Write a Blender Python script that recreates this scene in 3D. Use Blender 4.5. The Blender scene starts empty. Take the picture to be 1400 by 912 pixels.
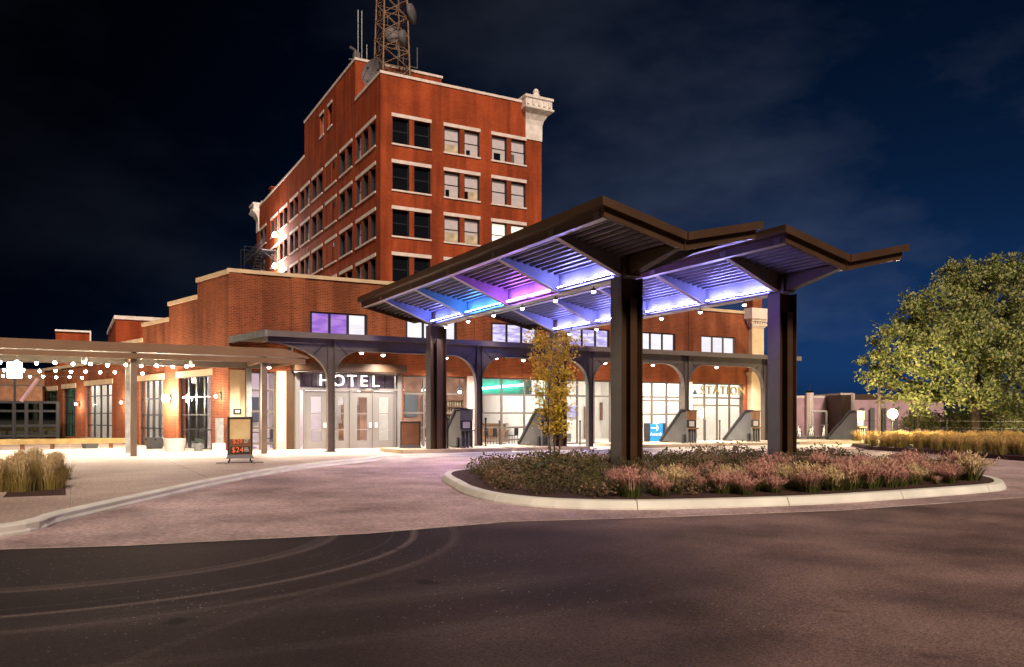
import bpy, math, random
from math import sin, cos, pi, radians, sqrt, atan2, hypot
random.seed(11)
S = bpy.context.scene
COL = S.collection

# ------------------------------------------------------------------ camera
FPX, HY, HC, YAW = 1114.0, 570.0, 1.5, radians(28.5)
cd = bpy.data.cameras.new('camera'); cam = bpy.data.objects.new('camera', cd); COL.objects.link(cam)
cam.location = (0, 0, HC); cam.rotation_euler = (pi/2, 0, -YAW)
cd.sensor_fit = 'HORIZONTAL'; cd.sensor_width = 36; cd.lens = 36*FPX/1400
cd.shift_y = (HY-456)/1400; cd.clip_end = 3000; cd.clip_start = 0.1
S.camera = cam

# ------------------------------------------------------------------ sky
SUN_EL, SUN_AZ = radians(36), (-0.28, -0.96)          # direction the light comes from (behind the viewer)
w = bpy.data.worlds.new('World'); S.world = w; w.use_nodes = True
nt = w.node_tree; N = nt.nodes; Lk = nt.links
bg = N['Background']
sk = N.new('ShaderNodeTexSky'); sk.sky_type = 'NISHITA'; sk.sun_disc = False
sk.sun_elevation = radians(-6); sk.sun_rotation = radians(60)
bw = N.new('ShaderNodeRGBToBW'); Lk.new(sk.outputs[0], bw.inputs[0])
pw = N.new('ShaderNodeMath'); pw.operation = 'POWER'; pw.inputs[1].default_value = .95; Lk.new(bw.outputs[0], pw.inputs[0])
tint = N.new('ShaderNodeMix'); tint.data_type = 'RGBA'; tint.blend_type = 'MULTIPLY'; tint.inputs[0].default_value = 1
cmb = N.new('ShaderNodeCombineColor')
for i in range(3): Lk.new(pw.outputs[0], cmb.inputs[i])
Lk.new(cmb.outputs[0], tint.inputs[6]); tint.inputs[7].default_value = (.13, .62, 2.15, 1)
tc = N.new('ShaderNodeTexCoord'); mp = N.new('ShaderNodeMapping'); mp.inputs['Scale'].default_value = (1, 1, 2.2)
Lk.new(tc.outputs['Generated'], mp.inputs[0])
ns = N.new('ShaderNodeTexNoise'); ns.inputs['Scale'].default_value = 3.2; ns.inputs['Detail'].default_value = 7; ns.inputs['Roughness'].default_value = .55
Lk.new(mp.outputs[0], ns.inputs['Vector'])
rp = N.new('ShaderNodeValToRGB'); rp.color_ramp.elements[0].position = .44; rp.color_ramp.elements[0].color = (0, 0, 0, 1)
rp.color_ramp.elements[1].position = .74; rp.color_ramp.elements[1].color = (.040, .045, .060, 1)
Lk.new(ns.outputs[0], rp.inputs[0])
# clouds are lit like the sky behind them: brighter towards the glow
gl = N.new('ShaderNodeMath'); gl.operation = 'POWER'; gl.inputs[1].default_value = .5; Lk.new(bw.outputs[0], gl.inputs[0])
gm = N.new('ShaderNodeMath'); gm.operation = 'MULTIPLY'; gm.inputs[1].default_value = 6; Lk.new(gl.outputs[0], gm.inputs[0])
cl = N.new('ShaderNodeVectorMath'); cl.operation = 'SCALE'; Lk.new(rp.outputs[0], cl.inputs[0]); Lk.new(gm.outputs[0], cl.inputs['Scale'])
ad = N.new('ShaderNodeVectorMath'); ad.operation = 'ADD'
Lk.new(tint.outputs[2], ad.inputs[0]); Lk.new(cl.outputs[0], ad.inputs[1])
# the glow of the town lies to the right of the view and dies away to the left
dt = N.new('ShaderNodeVectorMath'); dt.operation = 'DOT_PRODUCT'; dt.inputs[1].default_value = (.879, -.477, 0); Lk.new(tc.outputs['Generated'], dt.inputs[0])
mr = N.new('ShaderNodeMapRange'); mr.interpolation_type = 'SMOOTHSTEP'; mr.inputs['From Min'].default_value = -.55; mr.inputs['From Max'].default_value = .34; mr.inputs['To Min'].default_value = .20; mr.inputs['To Max'].default_value = 1
Lk.new(dt.outputs['Value'], mr.inputs[0])
fs_ = N.new('ShaderNodeVectorMath'); fs_.operation = 'SCALE'; Lk.new(ad.outputs[0], fs_.inputs[0]); Lk.new(mr.outputs[0], fs_.inputs['Scale'])
Lk.new(fs_.outputs[0], bg.inputs[0]); bg.inputs[1].default_value = 1.0

# the town's street lighting behind the viewer, as one soft warm directional light
sl = bpy.data.lights.new('sun', 'SUN'); so = bpy.data.objects.new('sun', sl); COL.objects.link(so)
sl.energy = 4.2; sl.angle = radians(12); sl.color = (1, .80, .66)
from mathutils import Vector
_d = Vector((-SUN_AZ[0]*cos(SUN_EL), -SUN_AZ[1]*cos(SUN_EL), -sin(SUN_EL)))
so.rotation_euler = _d.to_track_quat('-Z', 'Y').to_euler(); so.location = (-20, -40, 60)

S.view_settings.view_transform = 'Standard'; S.view_settings.look = 'None'
S.view_settings.exposure = 0; S.view_settings.gamma = 1; S.view_settings.use_curve_mapping = False
S.render.engine = 'CYCLES'
cy = S.cycles; cy.use_denoising = True; cy.denoiser = 'OPENIMAGEDENOISE'
cy.use_adaptive_sampling = True; cy.adaptive_threshold = .02; cy.max_bounces = 6; cy.diffuse_bounces = 3
cy.glossy_bounces = 3; cy.transmission_bounces = 3; cy.transparent_max_bounces = 10
cy.sample_clamp_indirect = 6; cy.caustics_reflective = False; cy.caustics_refractive = False; cy.blur_glossy = 1

# ------------------------------------------------------------------ pixel helpers (1400 x 912 photograph)
Fw = Vector((sin(YAW), cos(YAW), 0)); Rt = Vector((cos(YAW), -sin(YAW), 0)); CP = Vector((0, 0, HC))
def ray(x, y): return Fw+Rt*((x-700)/FPX)+Vector((0, 0, (HY-y)/FPX))
def pz(x, y, z=0.0):
    d = ray(x, y); return CP+d*((z-HC)/d.z)
def pv(x, y, v):
    d = ray(x, y); return CP+d*(v/d.y)

# ------------------------------------------------------------------ materials
MAT = {}
def mat(name, col, rough=.6, metal=0, var=.0, vscale=6., bump=0., bscale=40., spec=.4, col2=None, em=None, ems=0):
    m = bpy.data.materials.new(name); m.use_nodes = True; MAT[name] = m
    n = m.node_tree.nodes; l = m.node_tree.links; b = n['Principled BSDF']
    b.inputs['Roughness'].default_value = rough; b.inputs['Metallic'].default_value = metal
    b.inputs['Specular IOR Level'].default_value = spec
    if em: b.inputs['Emission Color'].default_value = (*em, 1); b.inputs['Emission Strength'].default_value = ems
    c = (*col, 1)
    if var or col2:
        t = n.new('ShaderNodeTexCoord'); z = n.new('ShaderNodeTexNoise'); z.inputs['Scale'].default_value = vscale; z.inputs['Detail'].default_value = 6
        l.new(t.outputs['Object'], z.inputs['Vector'])
        r = n.new('ShaderNodeValToRGB'); c2 = col2 or tuple(min(1, k*(1+var)) for k in col); c1 = col if col2 else tuple(k*(1-var) for k in col)
        r.color_ramp.elements[0].position = .35; r.color_ramp.elements[0].color = (*c1, 1)
        r.color_ramp.elements[1].position = .68; r.color_ramp.elements[1].color = (*c2, 1)
        l.new(z.outputs[0], r.inputs[0]); l.new(r.outputs[0], b.inputs['Base Color'])
    else: b.inputs['Base Color'].default_value = c
    if bump:
        t = n.new('ShaderNodeTexCoord'); z = n.new('ShaderNodeTexNoise'); z.inputs['Scale'].default_value = bscale; z.inputs['Detail'].default_value = 4
        l.new(t.outputs['Object'], z.inputs['Vector']); bp = n.new('ShaderNodeBump'); bp.inputs['Strength'].default_value = bump; bp.inputs['Distance'].default_value = .02
        l.new(z.outputs[0], bp.inputs['Height']); l.new(bp.outputs[0], b.inputs['Normal'])
    return m
def emit(name, col, st):
    m = bpy.data.materials.new(name); m.use_nodes = True; MAT[name] = m
    n = m.node_tree.nodes; b = n['Principled BSDF']
    b.inputs['Base Color'].default_value = (.6, .6, .6, 1); b.inputs['Emission Color'].default_value = (*col, 1); b.inputs['Emission Strength'].default_value = st
    return m
def brick(name, c1, c2, mortar, bw_=.22, bh=.075, msize=.012):
    m = bpy.data.materials.new(name); m.use_nodes = True; MAT[name] = m
    n = m.node_tree.nodes; l = m.node_tree.links; b = n['Principled BSDF']; b.inputs['Roughness'].default_value = .85; b.inputs['Specular IOR Level'].default_value = .2
    g = n.new('ShaderNodeNewGeometry'); sx = n.new('ShaderNodeSeparateXYZ'); l.new(g.outputs['Position'], sx.inputs[0])
    a = n.new('ShaderNodeMath'); a.operation = 'ADD'; l.new(sx.outputs[0], a.inputs[0]); l.new(sx.outputs[1], a.inputs[1])
    c = n.new('ShaderNodeCombineXYZ'); l.new(a.outputs[0], c.inputs[0]); l.new(sx.outputs[2], c.inputs[1])
    t = n.new('ShaderNodeTexBrick'); t.inputs['Scale'].default_value = 1; t.inputs['Brick Width'].default_value = bw_; t.inputs['Row Height'].default_value = bh
    t.inputs['Mortar Size'].default_value = msize; t.inputs['Mortar Smooth'].default_value = .3; t.inputs['Bias'].default_value = -.1
    t.inputs['Color1'].default_value = (*c1, 1); t.inputs['Color2'].default_value = (*c2, 1); t.inputs['Mortar'].default_value = (*mortar, 1)
    l.new(c.outputs[0], t.inputs['Vector'])
    z = n.new('ShaderNodeTexNoise'); z.inputs['Scale'].default_value = .45; z.inputs['Detail'].default_value = 8; l.new(g.outputs['Position'], z.inputs['Vector'])
    r = n.new('ShaderNodeValToRGB'); r.color_ramp.elements[0].position = .3; r.color_ramp.elements[0].color = (.72, .70, .70, 1); r.color_ramp.elements[1].position = .7; r.color_ramp.elements[1].color = (1.12, 1.12, 1.12, 1)
    l.new(z.outputs[0], r.inputs[0])
    mx = n.new('ShaderNodeMix'); mx.data_type = 'RGBA'; mx.blend_type = 'MULTIPLY'; mx.inputs[0].default_value = 1
    l.new(t.outputs[0], mx.inputs[6]); l.new(r.outputs[0], mx.inputs[7])
    ms_ = n.new('ShaderNodeMapping'); ms_.inputs['Scale'].default_value = (1.6, 1.6, .12); l.new(g.outputs['Position'], ms_.inputs[0])
    zs = n.new('ShaderNodeTexNoise'); zs.inputs['Scale'].default_value = 1.0; zs.inputs['Detail'].default_value = 7; l.new(ms_.outputs[0], zs.inputs['Vector'])
    rs = n.new('ShaderNodeValToRGB'); rs.color_ramp.elements[0].position = .36; rs.color_ramp.elements[0].color = (.66, .64, .62, 1); rs.color_ramp.elements[1].position = .62; rs.color_ramp.elements[1].color = (1.1, 1.1, 1.12, 1); l.new(zs.outputs[0], rs.inputs[0])
    mx2 = n.new('ShaderNodeMix'); mx2.data_type = 'RGBA'; mx2.blend_type = 'MULTIPLY'; mx2.inputs[0].default_value = 1; l.new(mx.outputs[2], mx2.inputs[6]); l.new(rs.outputs[0], mx2.inputs[7]); l.new(mx2.outputs[2], b.inputs['Base Color'])
    bp = n.new('ShaderNodeBump'); bp.inputs['Strength'].default_value = .5; bp.inputs['Distance'].default_value = .01; bp.invert = True
    l.new(t.outputs['Fac'], bp.inputs['Height']); l.new(bp.outputs[0], b.inputs['Normal'])
    return m
def glass(name, tint_=(.93, .95, .95), gloss=.07):
    m = bpy.data.materials.new(name); m.use_nodes = True; MAT[name] = m
    n = m.node_tree.nodes; l = m.node_tree.links; n.remove(n['Principled BSDF'])
    t = n.new('ShaderNodeBsdfTransparent'); t.inputs[0].default_value = (*tint_, 1)
    g = n.new('ShaderNodeBsdfGlossy'); g.inputs['Roughness'].default_value = .03; g.inputs[0].default_value = (.9, .9, .9, 1)
    x = n.new('ShaderNodeMixShader'); x.inputs[0].default_value = gloss
    l.new(t.outputs[0], x.inputs[1]); l.new(g.outputs[0], x.inputs[2]); l.new(x.outputs[0], n['Material Output'].inputs[0])
    return m

brick('tower_brick', (.40, .060, .012), (.27, .030, .006), (.33, .085, .030), msize=.016)
brick('station_brick', (.29, .062, .016), (.15, .027, .008), (.31, .125, .060), msize=.017)
mat('limestone', (.70, .60, .53), .8, var=.12, vscale=2)
mat('tan_stone', (.58, .43, .27), .8, var=.12, vscale=2)
mat('terracotta', (.74, .68, .62), .7, var=.15, vscale=3, bump=.5, bscale=6)
mat('black_frame', (.018, .018, .02), .45)
mat('dark_glass', (.006, .007, .010), .15, spec=.22)
mat('grey_frame', (.115, .108, .10), .5)
mat('bronze_paint', (.050, .025, .011), .5, var=.15, vscale=1.5)
mat('steel_paint', (.115, .095, .080), .45, var=.12, vscale=1.5)
mat('column_lit_grey', (.10, .095, .09), .42, var=.12, vscale=1.2)
mat('slat_paint', (.15, .15, .17), .4, var=.08, vscale=2); mat('pale_steel', (.46, .45, .43), .4, var=.08, vscale=2)
mat('canopy_under', (.17, .17, .19), .4, var=.08, vscale=2)
mat('shade_black', (.008, .008, .010), .7)
mat('arcade_paint', (.075, .062, .052), .45, var=.15, vscale=2)
mat('porch_paint', (.16, .092, .045), .5, var=.1, vscale=1)
mat('porch_column', (.16, .12, .085), .5, var=.1, vscale=3)
mat('soffit', (.52, .47, .38), .7, var=.06)
mat('roof_grey', (.08, .08, .085), .8, var=.2)
mat('white_paint', (.78, .76, .72), .5)
mat('galv', (.17, .17, .165), .45, metal=.2, var=.2, vscale=5)
mat('rust_steel', (.22, .13, .075), .7, var=.35, vscale=4)
mat('dish_white', (.12, .11, .115), .6, var=.12, vscale=3)
mat('bed_mulch', (.020, .010, .007), .95, col2=(.085, .036, .024), vscale=22, bump=1, bscale=30)
mat('kerb_concrete', (.68, .67, .58), .8, var=.12, vscale=1.3, bump=.15, bscale=60)
mat('island_concrete', (.42, .33, .22), .85, var=.15, vscale=1.3)
mat('planter_dark', (.10, .11, .11), .5); mat('planter_pale', (.40, .38, .35), .6, var=.1)
mat('wood', (.48, .33, .13), .6, var=.2, vscale=3)
mat('wall_cream', (.74, .69, .60), .8, var=.08, vscale=.8); mat('floor_tile', (.50, .45, .40), .35, var=.1, vscale=2)
mat('bar_wood', (.20, .09, .04), .5, var=.3, vscale=3)
mat('ceiling_white', (.62, .58, .62), .8)
mat('pale_blind', (.50, .45, .46), .8, var=.06, vscale=2.5, em=(1, .86, .82), ems=.04)  # slight emission stands in for outside light on the blinds
mat('warm_lit', (.42, .34, .22), .7, var=.35, vscale=1.7, em=(1, .78, .46), ems=.12)
mat('white_lit', (.7, .7, .65), .7, em=(1, .93, .76), ems=.95)
mat('trunk_bark', (.085, .060, .042), .9, var=.35, vscale=8, bump=.8, bscale=14)
glass('clear_glass'); glass('green_glass', (.22, .42, .35), .10)
emit('bulb', (1, .80, .52), 300); emit('lamp_hot', (1, .90, .76), 40); emit('globe_lamp', (1, .84, .44), 1.35)
emit('spot_disc', (1, .88, .72), 45); emit('ceiling_lamp', (1, .96, .92), 46); emit('neon_green', (.06, 1, .62), 60)
emit('flood', (1, .90, .84), 90); emit('red_lamp', (1, .12, .06), 3)
emit('led_periwinkle', (.25, .25, 1), 230); emit('led_purple', (.46, .12, 1), 220); emit('led_cyan', (.06, .26, 1), 200); emit('led_blue', (.16, .20, 1), 200)
emit('purple_lamp', (.55, .22, 1), 12)
mat('sign_blue', (.02, .26, .72), .5, em=(.02, .28, .8), ems=.25); mat('sign_white', (.85, .85, .85), .5, em=(1, 1, 1), ems=.35)
mat('letter_cream', (.20, .14, .05), .5); mat('letter_white', (.85, .82, .78), .5, em=(1, .95, .9), ems=1.0)
mat('poster_glow', (.62, .50, .24), .4, col2=(.48, .30, .14), vscale=1.6); mat('poster_brown', (.16, .07, .035), .4, var=.2, vscale=2)
mat('poster_orange', (.85, .18, .06), .5, em=(1, .16, .05), ems=.08); mat('poster_black', (.02, .015, .013), .4); mat('poster_grey', (.45, .42, .38), .5)
mat('pink_block', (.42, .27, .30), .85, var=.15, vscale=1.2)
mat('kiosk_grey', (.085, .088, .082), .5, var=.15, vscale=2)
mat('transom_violet', (.36, .27, .36), .6, var=.3, vscale=1.5)
mat('accent_brown', (.26, .13, .08), .7, var=.4, vscale=1.2); mat('accent_grey', (.30, .32, .31), .7, var=.2, vscale=1)
mat('rubber', (.02, .02, .02), .8)

def lit_pane(name, c1, c2, st, sc=2.5):
    m = bpy.data.materials.new(name); m.use_nodes = True; MAT[name] = m
    n = m.node_tree.nodes; l = m.node_tree.links; b = n['Principled BSDF']; b.inputs['Base Color'].default_value = (.05, .05, .05, 1); b.inputs['Roughness'].default_value = .15
    g = n.new('ShaderNodeNewGeometry'); mp_ = n.new('ShaderNodeMapping'); mp_.inputs['Rotation'].default_value = (0, .5, 0); mp_.inputs['Scale'].default_value = (.5, 1, 2.2); l.new(g.outputs['Position'], mp_.inputs[0])
    z = n.new('ShaderNodeTexNoise'); z.inputs['Scale'].default_value = sc; z.inputs['Detail'].default_value = 3; l.new(mp_.outputs[0], z.inputs['Vector'])
    r = n.new('ShaderNodeValToRGB'); r.color_ramp.elements[0].position = .42; r.color_ramp.elements[1].position = .58
    r.color_ramp.elements[0].color = (*c1, 1); r.color_ramp.elements[1].color = (*c2, 1); l.new(z.outputs[0], r.inputs[0])
    l.new(r.outputs[0], b.inputs['Emission Color']); b.inputs['Emission Strength'].default_value = st
lit_pane('pane_purple', (.34, .13, .72), (.52, .25, .85), .85)
lit_pane('pane_white', (.88, .84, .92), (1, .97, 1), 1.0, 1.3)
lit_pane('pane_lavender', (.45, .36, .85), (.9, .84, 1), .95)

# ------------------------------------------------------------------ ground materials
def asphalt():
    m = bpy.data.materials.new('asphalt'); m.use_nodes = True; MAT['asphalt'] = m
    n = m.node_tree.nodes; l = m.node_tree.links; b = n['Principled BSDF']; b.inputs['Roughness'].default_value = .8; b.inputs['Specular IOR Level'].default_value = .25
    g = n.new('ShaderNodeNewGeometry')
    def noise(sc, det=6, vec=None):
        z = n.new('ShaderNodeTexNoise'); z.inputs['Scale'].default_value = sc; z.inputs['Detail'].default_value = det; l.new(vec or g.outputs['Position'], z.inputs['Vector']); return z
    def ramp(src, p0, c0, p1, c1):
        r = n.new('ShaderNodeValToRGB'); r.color_ramp.elements[0].position = p0; r.color_ramp.elements[0].color = (*c0, 1); r.color_ramp.elements[1].position = p1; r.color_ramp.elements[1].color = (*c1, 1); l.new(src, r.inputs[0]); return r
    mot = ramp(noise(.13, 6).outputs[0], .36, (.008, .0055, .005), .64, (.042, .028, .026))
    worn_lit = ramp(noise(.55, 8).outputs[0], .34, (.085, .055, .048), .66, (.245, .160, .140))
    # dusty right, sealed left; street light from the right painted into the colour
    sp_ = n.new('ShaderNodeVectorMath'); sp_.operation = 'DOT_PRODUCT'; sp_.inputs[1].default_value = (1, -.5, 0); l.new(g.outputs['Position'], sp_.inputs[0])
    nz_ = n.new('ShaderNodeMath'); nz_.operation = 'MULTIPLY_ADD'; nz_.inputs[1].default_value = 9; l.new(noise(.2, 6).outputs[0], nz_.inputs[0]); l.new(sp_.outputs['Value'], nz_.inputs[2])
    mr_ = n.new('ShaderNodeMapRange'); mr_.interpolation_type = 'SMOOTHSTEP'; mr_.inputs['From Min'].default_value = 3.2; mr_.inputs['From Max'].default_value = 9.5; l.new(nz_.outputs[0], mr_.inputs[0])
    big = n.new('ShaderNodeMix'); big.data_type = 'RGBA'; big.blend_type = 'MIX'; l.new(mr_.outputs[0], big.inputs[0]); l.new(mot.outputs[0], big.inputs[6]); l.new(worn_lit.outputs[0], big.inputs[7])
    # dusty tyre arcs: rings about two turning centres
    out = big.outputs[2]
    for (cx, cy_, sc, seed, amt, r0, r1) in ((0., 12.6, 3.4, 1., .24, 3.1, 5.6), (12.5, -6., 3.0, 7., .12, 9, 18), (3., 28., 1.5, 3., .10, 17, 24)):
        sub = n.new('ShaderNodeVectorMath'); sub.operation = 'SUBTRACT'; sub.inputs[1].default_value = (cx, cy_, 0); l.new(g.outputs['Position'], sub.inputs[0])
        ln = n.new('ShaderNodeVectorMath'); ln.operation = 'LENGTH'; l.new(sub.outputs[0], ln.inputs[0])
        c = n.new('ShaderNodeCombineXYZ'); l.new(ln.outputs['Value'], c.inputs[0]); c.inputs[1].default_value = seed
        rg = ramp(noise(sc, 3, c.outputs[0]).outputs[0], .56, (0, 0, 0), .72, (1, 1, 1))
        mk = ramp(noise(.16, 4).outputs[0], .44, (0, 0, 0), .60, (1, 1, 1))
        mu = n.new('ShaderNodeMath'); mu.operation = 'MULTIPLY'; l.new(rg.outputs[0], mu.inputs[0]); l.new(mk.outputs[0], mu.inputs[1])
        bd = n.new('ShaderNodeMapRange'); bd.interpolation_type = 'SMOOTHSTEP'; bd.inputs['From Min'].default_value = r0; bd.inputs['From Max'].default_value = r0+.5; l.new(ln.outputs['Value'], bd.inputs[0])
        be_ = n.new('ShaderNodeMapRange'); be_.interpolation_type = 'SMOOTHSTEP'; be_.inputs['From Min'].default_value = r1; be_.inputs['From Max'].default_value = r1-.8; l.new(ln.outputs['Value'], be_.inputs[0])
        bm = n.new('ShaderNodeMath'); bm.operation = 'MULTIPLY'; l.new(bd.outputs[0], bm.inputs[0]); l.new(be_.outputs[0], bm.inputs[1])
        bm2 = n.new('ShaderNodeMath'); bm2.operation = 'MULTIPLY'; l.new(bm.outputs[0], bm2.inputs[0]); l.new((rg.outputs[0] if r0 < 5 else mu.outputs[0]), bm2.inputs[1])
        m2 = n.new('ShaderNodeMath'); m2.operation = 'MULTIPLY'; m2.inputs[1].default_value = .7; l.new(bm2.outputs[0], m2.inputs[0])
        mx = n.new('ShaderNodeMix'); mx.data_type = 'RGBA'; l.new(m2.outputs[0], mx.inputs[0]); l.new(out, mx.inputs[6]); mx.inputs[7].default_value = (amt, amt*.80, amt*.74, 1); out = mx.outputs[2]
    fine = ramp(noise(58, 4).outputs[0], .33, (.48, .48, .48), .70, (1.55, 1.55, 1.55))
    mx = n.new('ShaderNodeMix'); mx.data_type = 'RGBA'; mx.blend_type = 'MULTIPLY'; mx.inputs[0].default_value = 1; l.new(out, mx.inputs[6]); l.new(fine.outputs[0], mx.inputs[7])
    v = n.new('ShaderNodeTexVoronoi'); v.inputs['Scale'].default_value = 11; l.new(g.outputs['Position'], v.inputs['Vector'])
    st = ramp(v.outputs['Distance'], .07, (1, 1, 1), .13, (0, 0, 0))          # scattered pale grit
    mk = ramp(noise(.35, 2).outputs[0], .42, (0, 0, 0), .58, (1, 1, 1)); mu = n.new('ShaderNodeMath'); mu.operation = 'MULTIPLY'; l.new(st.outputs[0], mu.inputs[0]); l.new(mk.outputs[0], mu.inputs[1])
    m3 = n.new('ShaderNodeMix'); m3.data_type = 'RGBA'; l.new(mu.outputs[0], m3.inputs[0]); l.new(mx.outputs[2], m3.inputs[6]); m3.inputs[7].default_value = (.30, .25, .23, 1)
    v2 = n.new('ShaderNodeTexVoronoi'); v2.inputs['Scale'].default_value = .8; wv = n.new('ShaderNodeVectorMath'); wv.operation = 'ADD'; l.new(g.outputs['Position'], wv.inputs[0])
    wn = noise(2.5, 3); wsc = n.new('ShaderNodeVectorMath'); wsc.operation = 'SCALE'; wsc.inputs['Scale'].default_value = .35; l.new(wn.outputs['Color'], wsc.inputs[0]); l.new(wsc.outputs[0], wv.inputs[1]); l.new(wv.outputs[0], v2.inputs['Vector'])
    sp2 = ramp(v2.outputs['Distance'], .06, (.30, .28, .28), .12, (1, 1, 1))      # oil spots
    m4 = n.new('ShaderNodeMix'); m4.data_type = 'RGBA'; m4.blend_type = 'MULTIPLY'; m4.inputs[0].default_value = 1; l.new(m3.outputs[2], m4.inputs[6]); l.new(sp2.outputs[0], m4.inputs[7])
    l.new(m4.outputs[2], b.inputs['Base Color'])
    bp = n.new('ShaderNodeBump'); bp.inputs['Strength'].default_value = .5; bp.inputs['Distance'].default_value = .01; l.new(noise(60, 3).outputs[0], bp.inputs['Height']); l.new(bp.outputs[0], b.inputs['Normal'])
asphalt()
def concrete(name, c1, c2):
    m = bpy.data.materials.new(name); m.use_nodes = True; MAT[name] = m
    n = m.node_tree.nodes; l = m.node_tree.links; b = n['Principled BSDF']; b.inputs['Roughness'].default_value = .75; b.inputs['Specular IOR Level'].default_value = .3
    g = n.new('ShaderNodeNewGeometry')
    z = n.new('ShaderNodeTexNoise'); z.inputs['Scale'].default_value = .35; z.inputs['Detail'].default_value = 9; z.inputs['Roughness'].default_value = .65; l.new(g.outputs['Position'], z.inputs['Vector'])
    r = n.new('ShaderNodeValToRGB'); r.color_ramp.elements[0].position = .36; r.color_ramp.elements[0].color = (*c1, 1); r.color_ramp.elements[1].position = .64; r.color_ramp.elements[1].color = (*c2, 1); l.new(z.outputs[0], r.inputs[0])
    f = n.new('ShaderNodeTexNoise'); f.inputs['Scale'].default_value = 16; f.inputs['Detail'].default_value = 8; l.new(g.outputs['Position'], f.inputs['Vector'])
    r2 = n.new('ShaderNodeValToRGB'); r2.color_ramp.elements[0].position = .3; r2.color_ramp.elements[0].color = (.55, .55, .55, 1); r2.color_ramp.elements[1].position = .7; r2.color_ramp.elements[1].color = (1.15, 1.15, 1.15, 1); l.new(f.outputs[0], r2.inputs[0])
    mx = n.new('ShaderNodeMix'); mx.data_type = 'RGBA'; mx.blend_type = 'MULTIPLY'; mx.inputs[0].default_value = 1; l.new(r.outputs[0], mx.inputs[6]); l.new(r2.outputs[0], mx.inputs[7]); l.new(mx.outputs[2], b.inputs['Base Color'])
    bp = n.new('ShaderNodeBump'); bp.inputs['Strength'].default_value = .25; bp.inputs['Distance'].default_value = .008; l.new(f.outputs[0], bp.inputs['Height']); l.new(bp.outputs[0], b.inputs['Normal'])
concrete('apron_concrete', (.27, .19, .178), (.64, .465, .44)); concrete('walk_concrete', (.38, .28, .225), (.56, .44, .365))

# ------------------------------------------------------------------ mesh builder
ORG = {}
class MB:
    def __init__(s, xf=None): s.v = []; s.f = []; s.mi = []; s.xf = xf; s.m = 0
    def add(s, vs, fs):
        o = len(s.v); s.v += [s.xf(*p) if s.xf else tuple(p) for p in vs]
        for f in fs: s.f.append(tuple(i+o for i in f)); s.mi.append(s.m)
        return s
    def box(s, x0, x1, y0, y1, z0, z1):
        return s.add([(x0, y0, z0), (x1, y0, z0), (x1, y1, z0), (x0, y1, z0), (x0, y0, z1), (x1, y0, z1), (x1, y1, z1), (x0, y1, z1)],
                     [(0, 3, 2, 1), (4, 5, 6, 7), (0, 1, 5, 4), (1, 2, 6, 5), (2, 3, 7, 6), (3, 0, 4, 7)])
    def hexa(s, b, t):      # four bottom, four top points
        return s.add(list(b)+list(t), [(0, 3, 2, 1), (4, 5, 6, 7), (0, 1, 5, 4), (1, 2, 6, 5), (2, 3, 7, 6), (3, 0, 4, 7)])
    def prism(s, poly, fn0, fn1):     # poly of 2-d points, fn maps to 3-d
        n = len(poly); vs = [fn0(*p) for p in poly]+[fn1(*p) for p in poly]
        return s.add(vs, [tuple(range(n))[::-1], tuple(range(n, 2*n))]+[(i, (i+1) % n, (i+1) % n+n, i+n) for i in range(n)])
    def tube(s, p, q, r, n=6, r2=None):
        p = Vector(p); q = Vector(q); d = (q-p).normalized(); a = d.orthogonal().normalized(); b = d.cross(a); r2 = r if r2 is None else r2
        vs = [p+(a*cos(2*pi*i/n)+b*sin(2*pi*i/n))*r for i in range(n)]+[q+(a*cos(2*pi*i/n)+b*sin(2*pi*i/n))*r2 for i in range(n)]
        return s.add([tuple(k) for k in vs], [tuple(range(n))[::-1], tuple(range(n, 2*n))]+[(i, (i+1) % n, (i+1) % n+n, i+n) for i in range(n)])
    def lathe(s, prof, c, n=16):
        vs = []; fs = []
        for r, z in prof: vs += [(c[0]+r*cos(2*pi*i/n), c[1]+r*sin(2*pi*i/n), c[2]+z) for i in range(n)]
        for k in range(len(prof)-1): fs += [(k*n+i, k*n+(i+1) % n, (k+1)*n+(i+1) % n, (k+1)*n+i) for i in range(n)]
        fs += [tuple(range(n))[::-1], tuple(range((len(prof)-1)*n, len(prof)*n))]
        return s.add(vs, fs)
    def ball(s, c, r, nu=10, nv=6):
        return s.lathe([(max(.001, r*sin(pi*k/nv)), -r*cos(pi*k/nv)) for k in range(nv+1)], c, nu)
    def mesh(s, name, mats, o=(0, 0, 0), smooth=False):
        me = bpy.data.meshes.new(name); me.from_pydata([(a-o[0], b-o[1], c-o[2]) for a, b, c in s.v], [], s.f)
        for k in (mats if isinstance(mats, (list, tuple)) else [mats]): me.materials.append(MAT[k])
        if any(s.mi): me.polygons.foreach_set('material_index', s.mi)
        if smooth: me.polygons.foreach_set('use_smooth', [True]*len(s.f))
        me.update(); return me
    def build(s, name, mats, parent=None, smooth=False, at=None):
        if parent is not None: o = ORG[parent.name]
        elif at is not None: o = at
        else:
            xs = [p[0] for p in s.v]; ys = [p[1] for p in s.v]; o = ((min(xs)+max(xs))/2, (min(ys)+max(ys))/2, min(p[2] for p in s.v))
        ob = bpy.data.objects.new(name, s.mesh(name, mats, o, smooth)); COL.objects.link(ob)
        if parent is not None: ob.parent = parent
        else: ob.location = o
        ORG[ob.name] = tuple(o); return ob
def tag(o, label, cat, group=None, kind=None):
    if cat == 'grass': kind = 'thing'
    if label: o['label'] = label
    if cat: o['category'] = cat
    if group: o['group'] = group
    if kind: o['kind'] = kind
    return o
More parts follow.
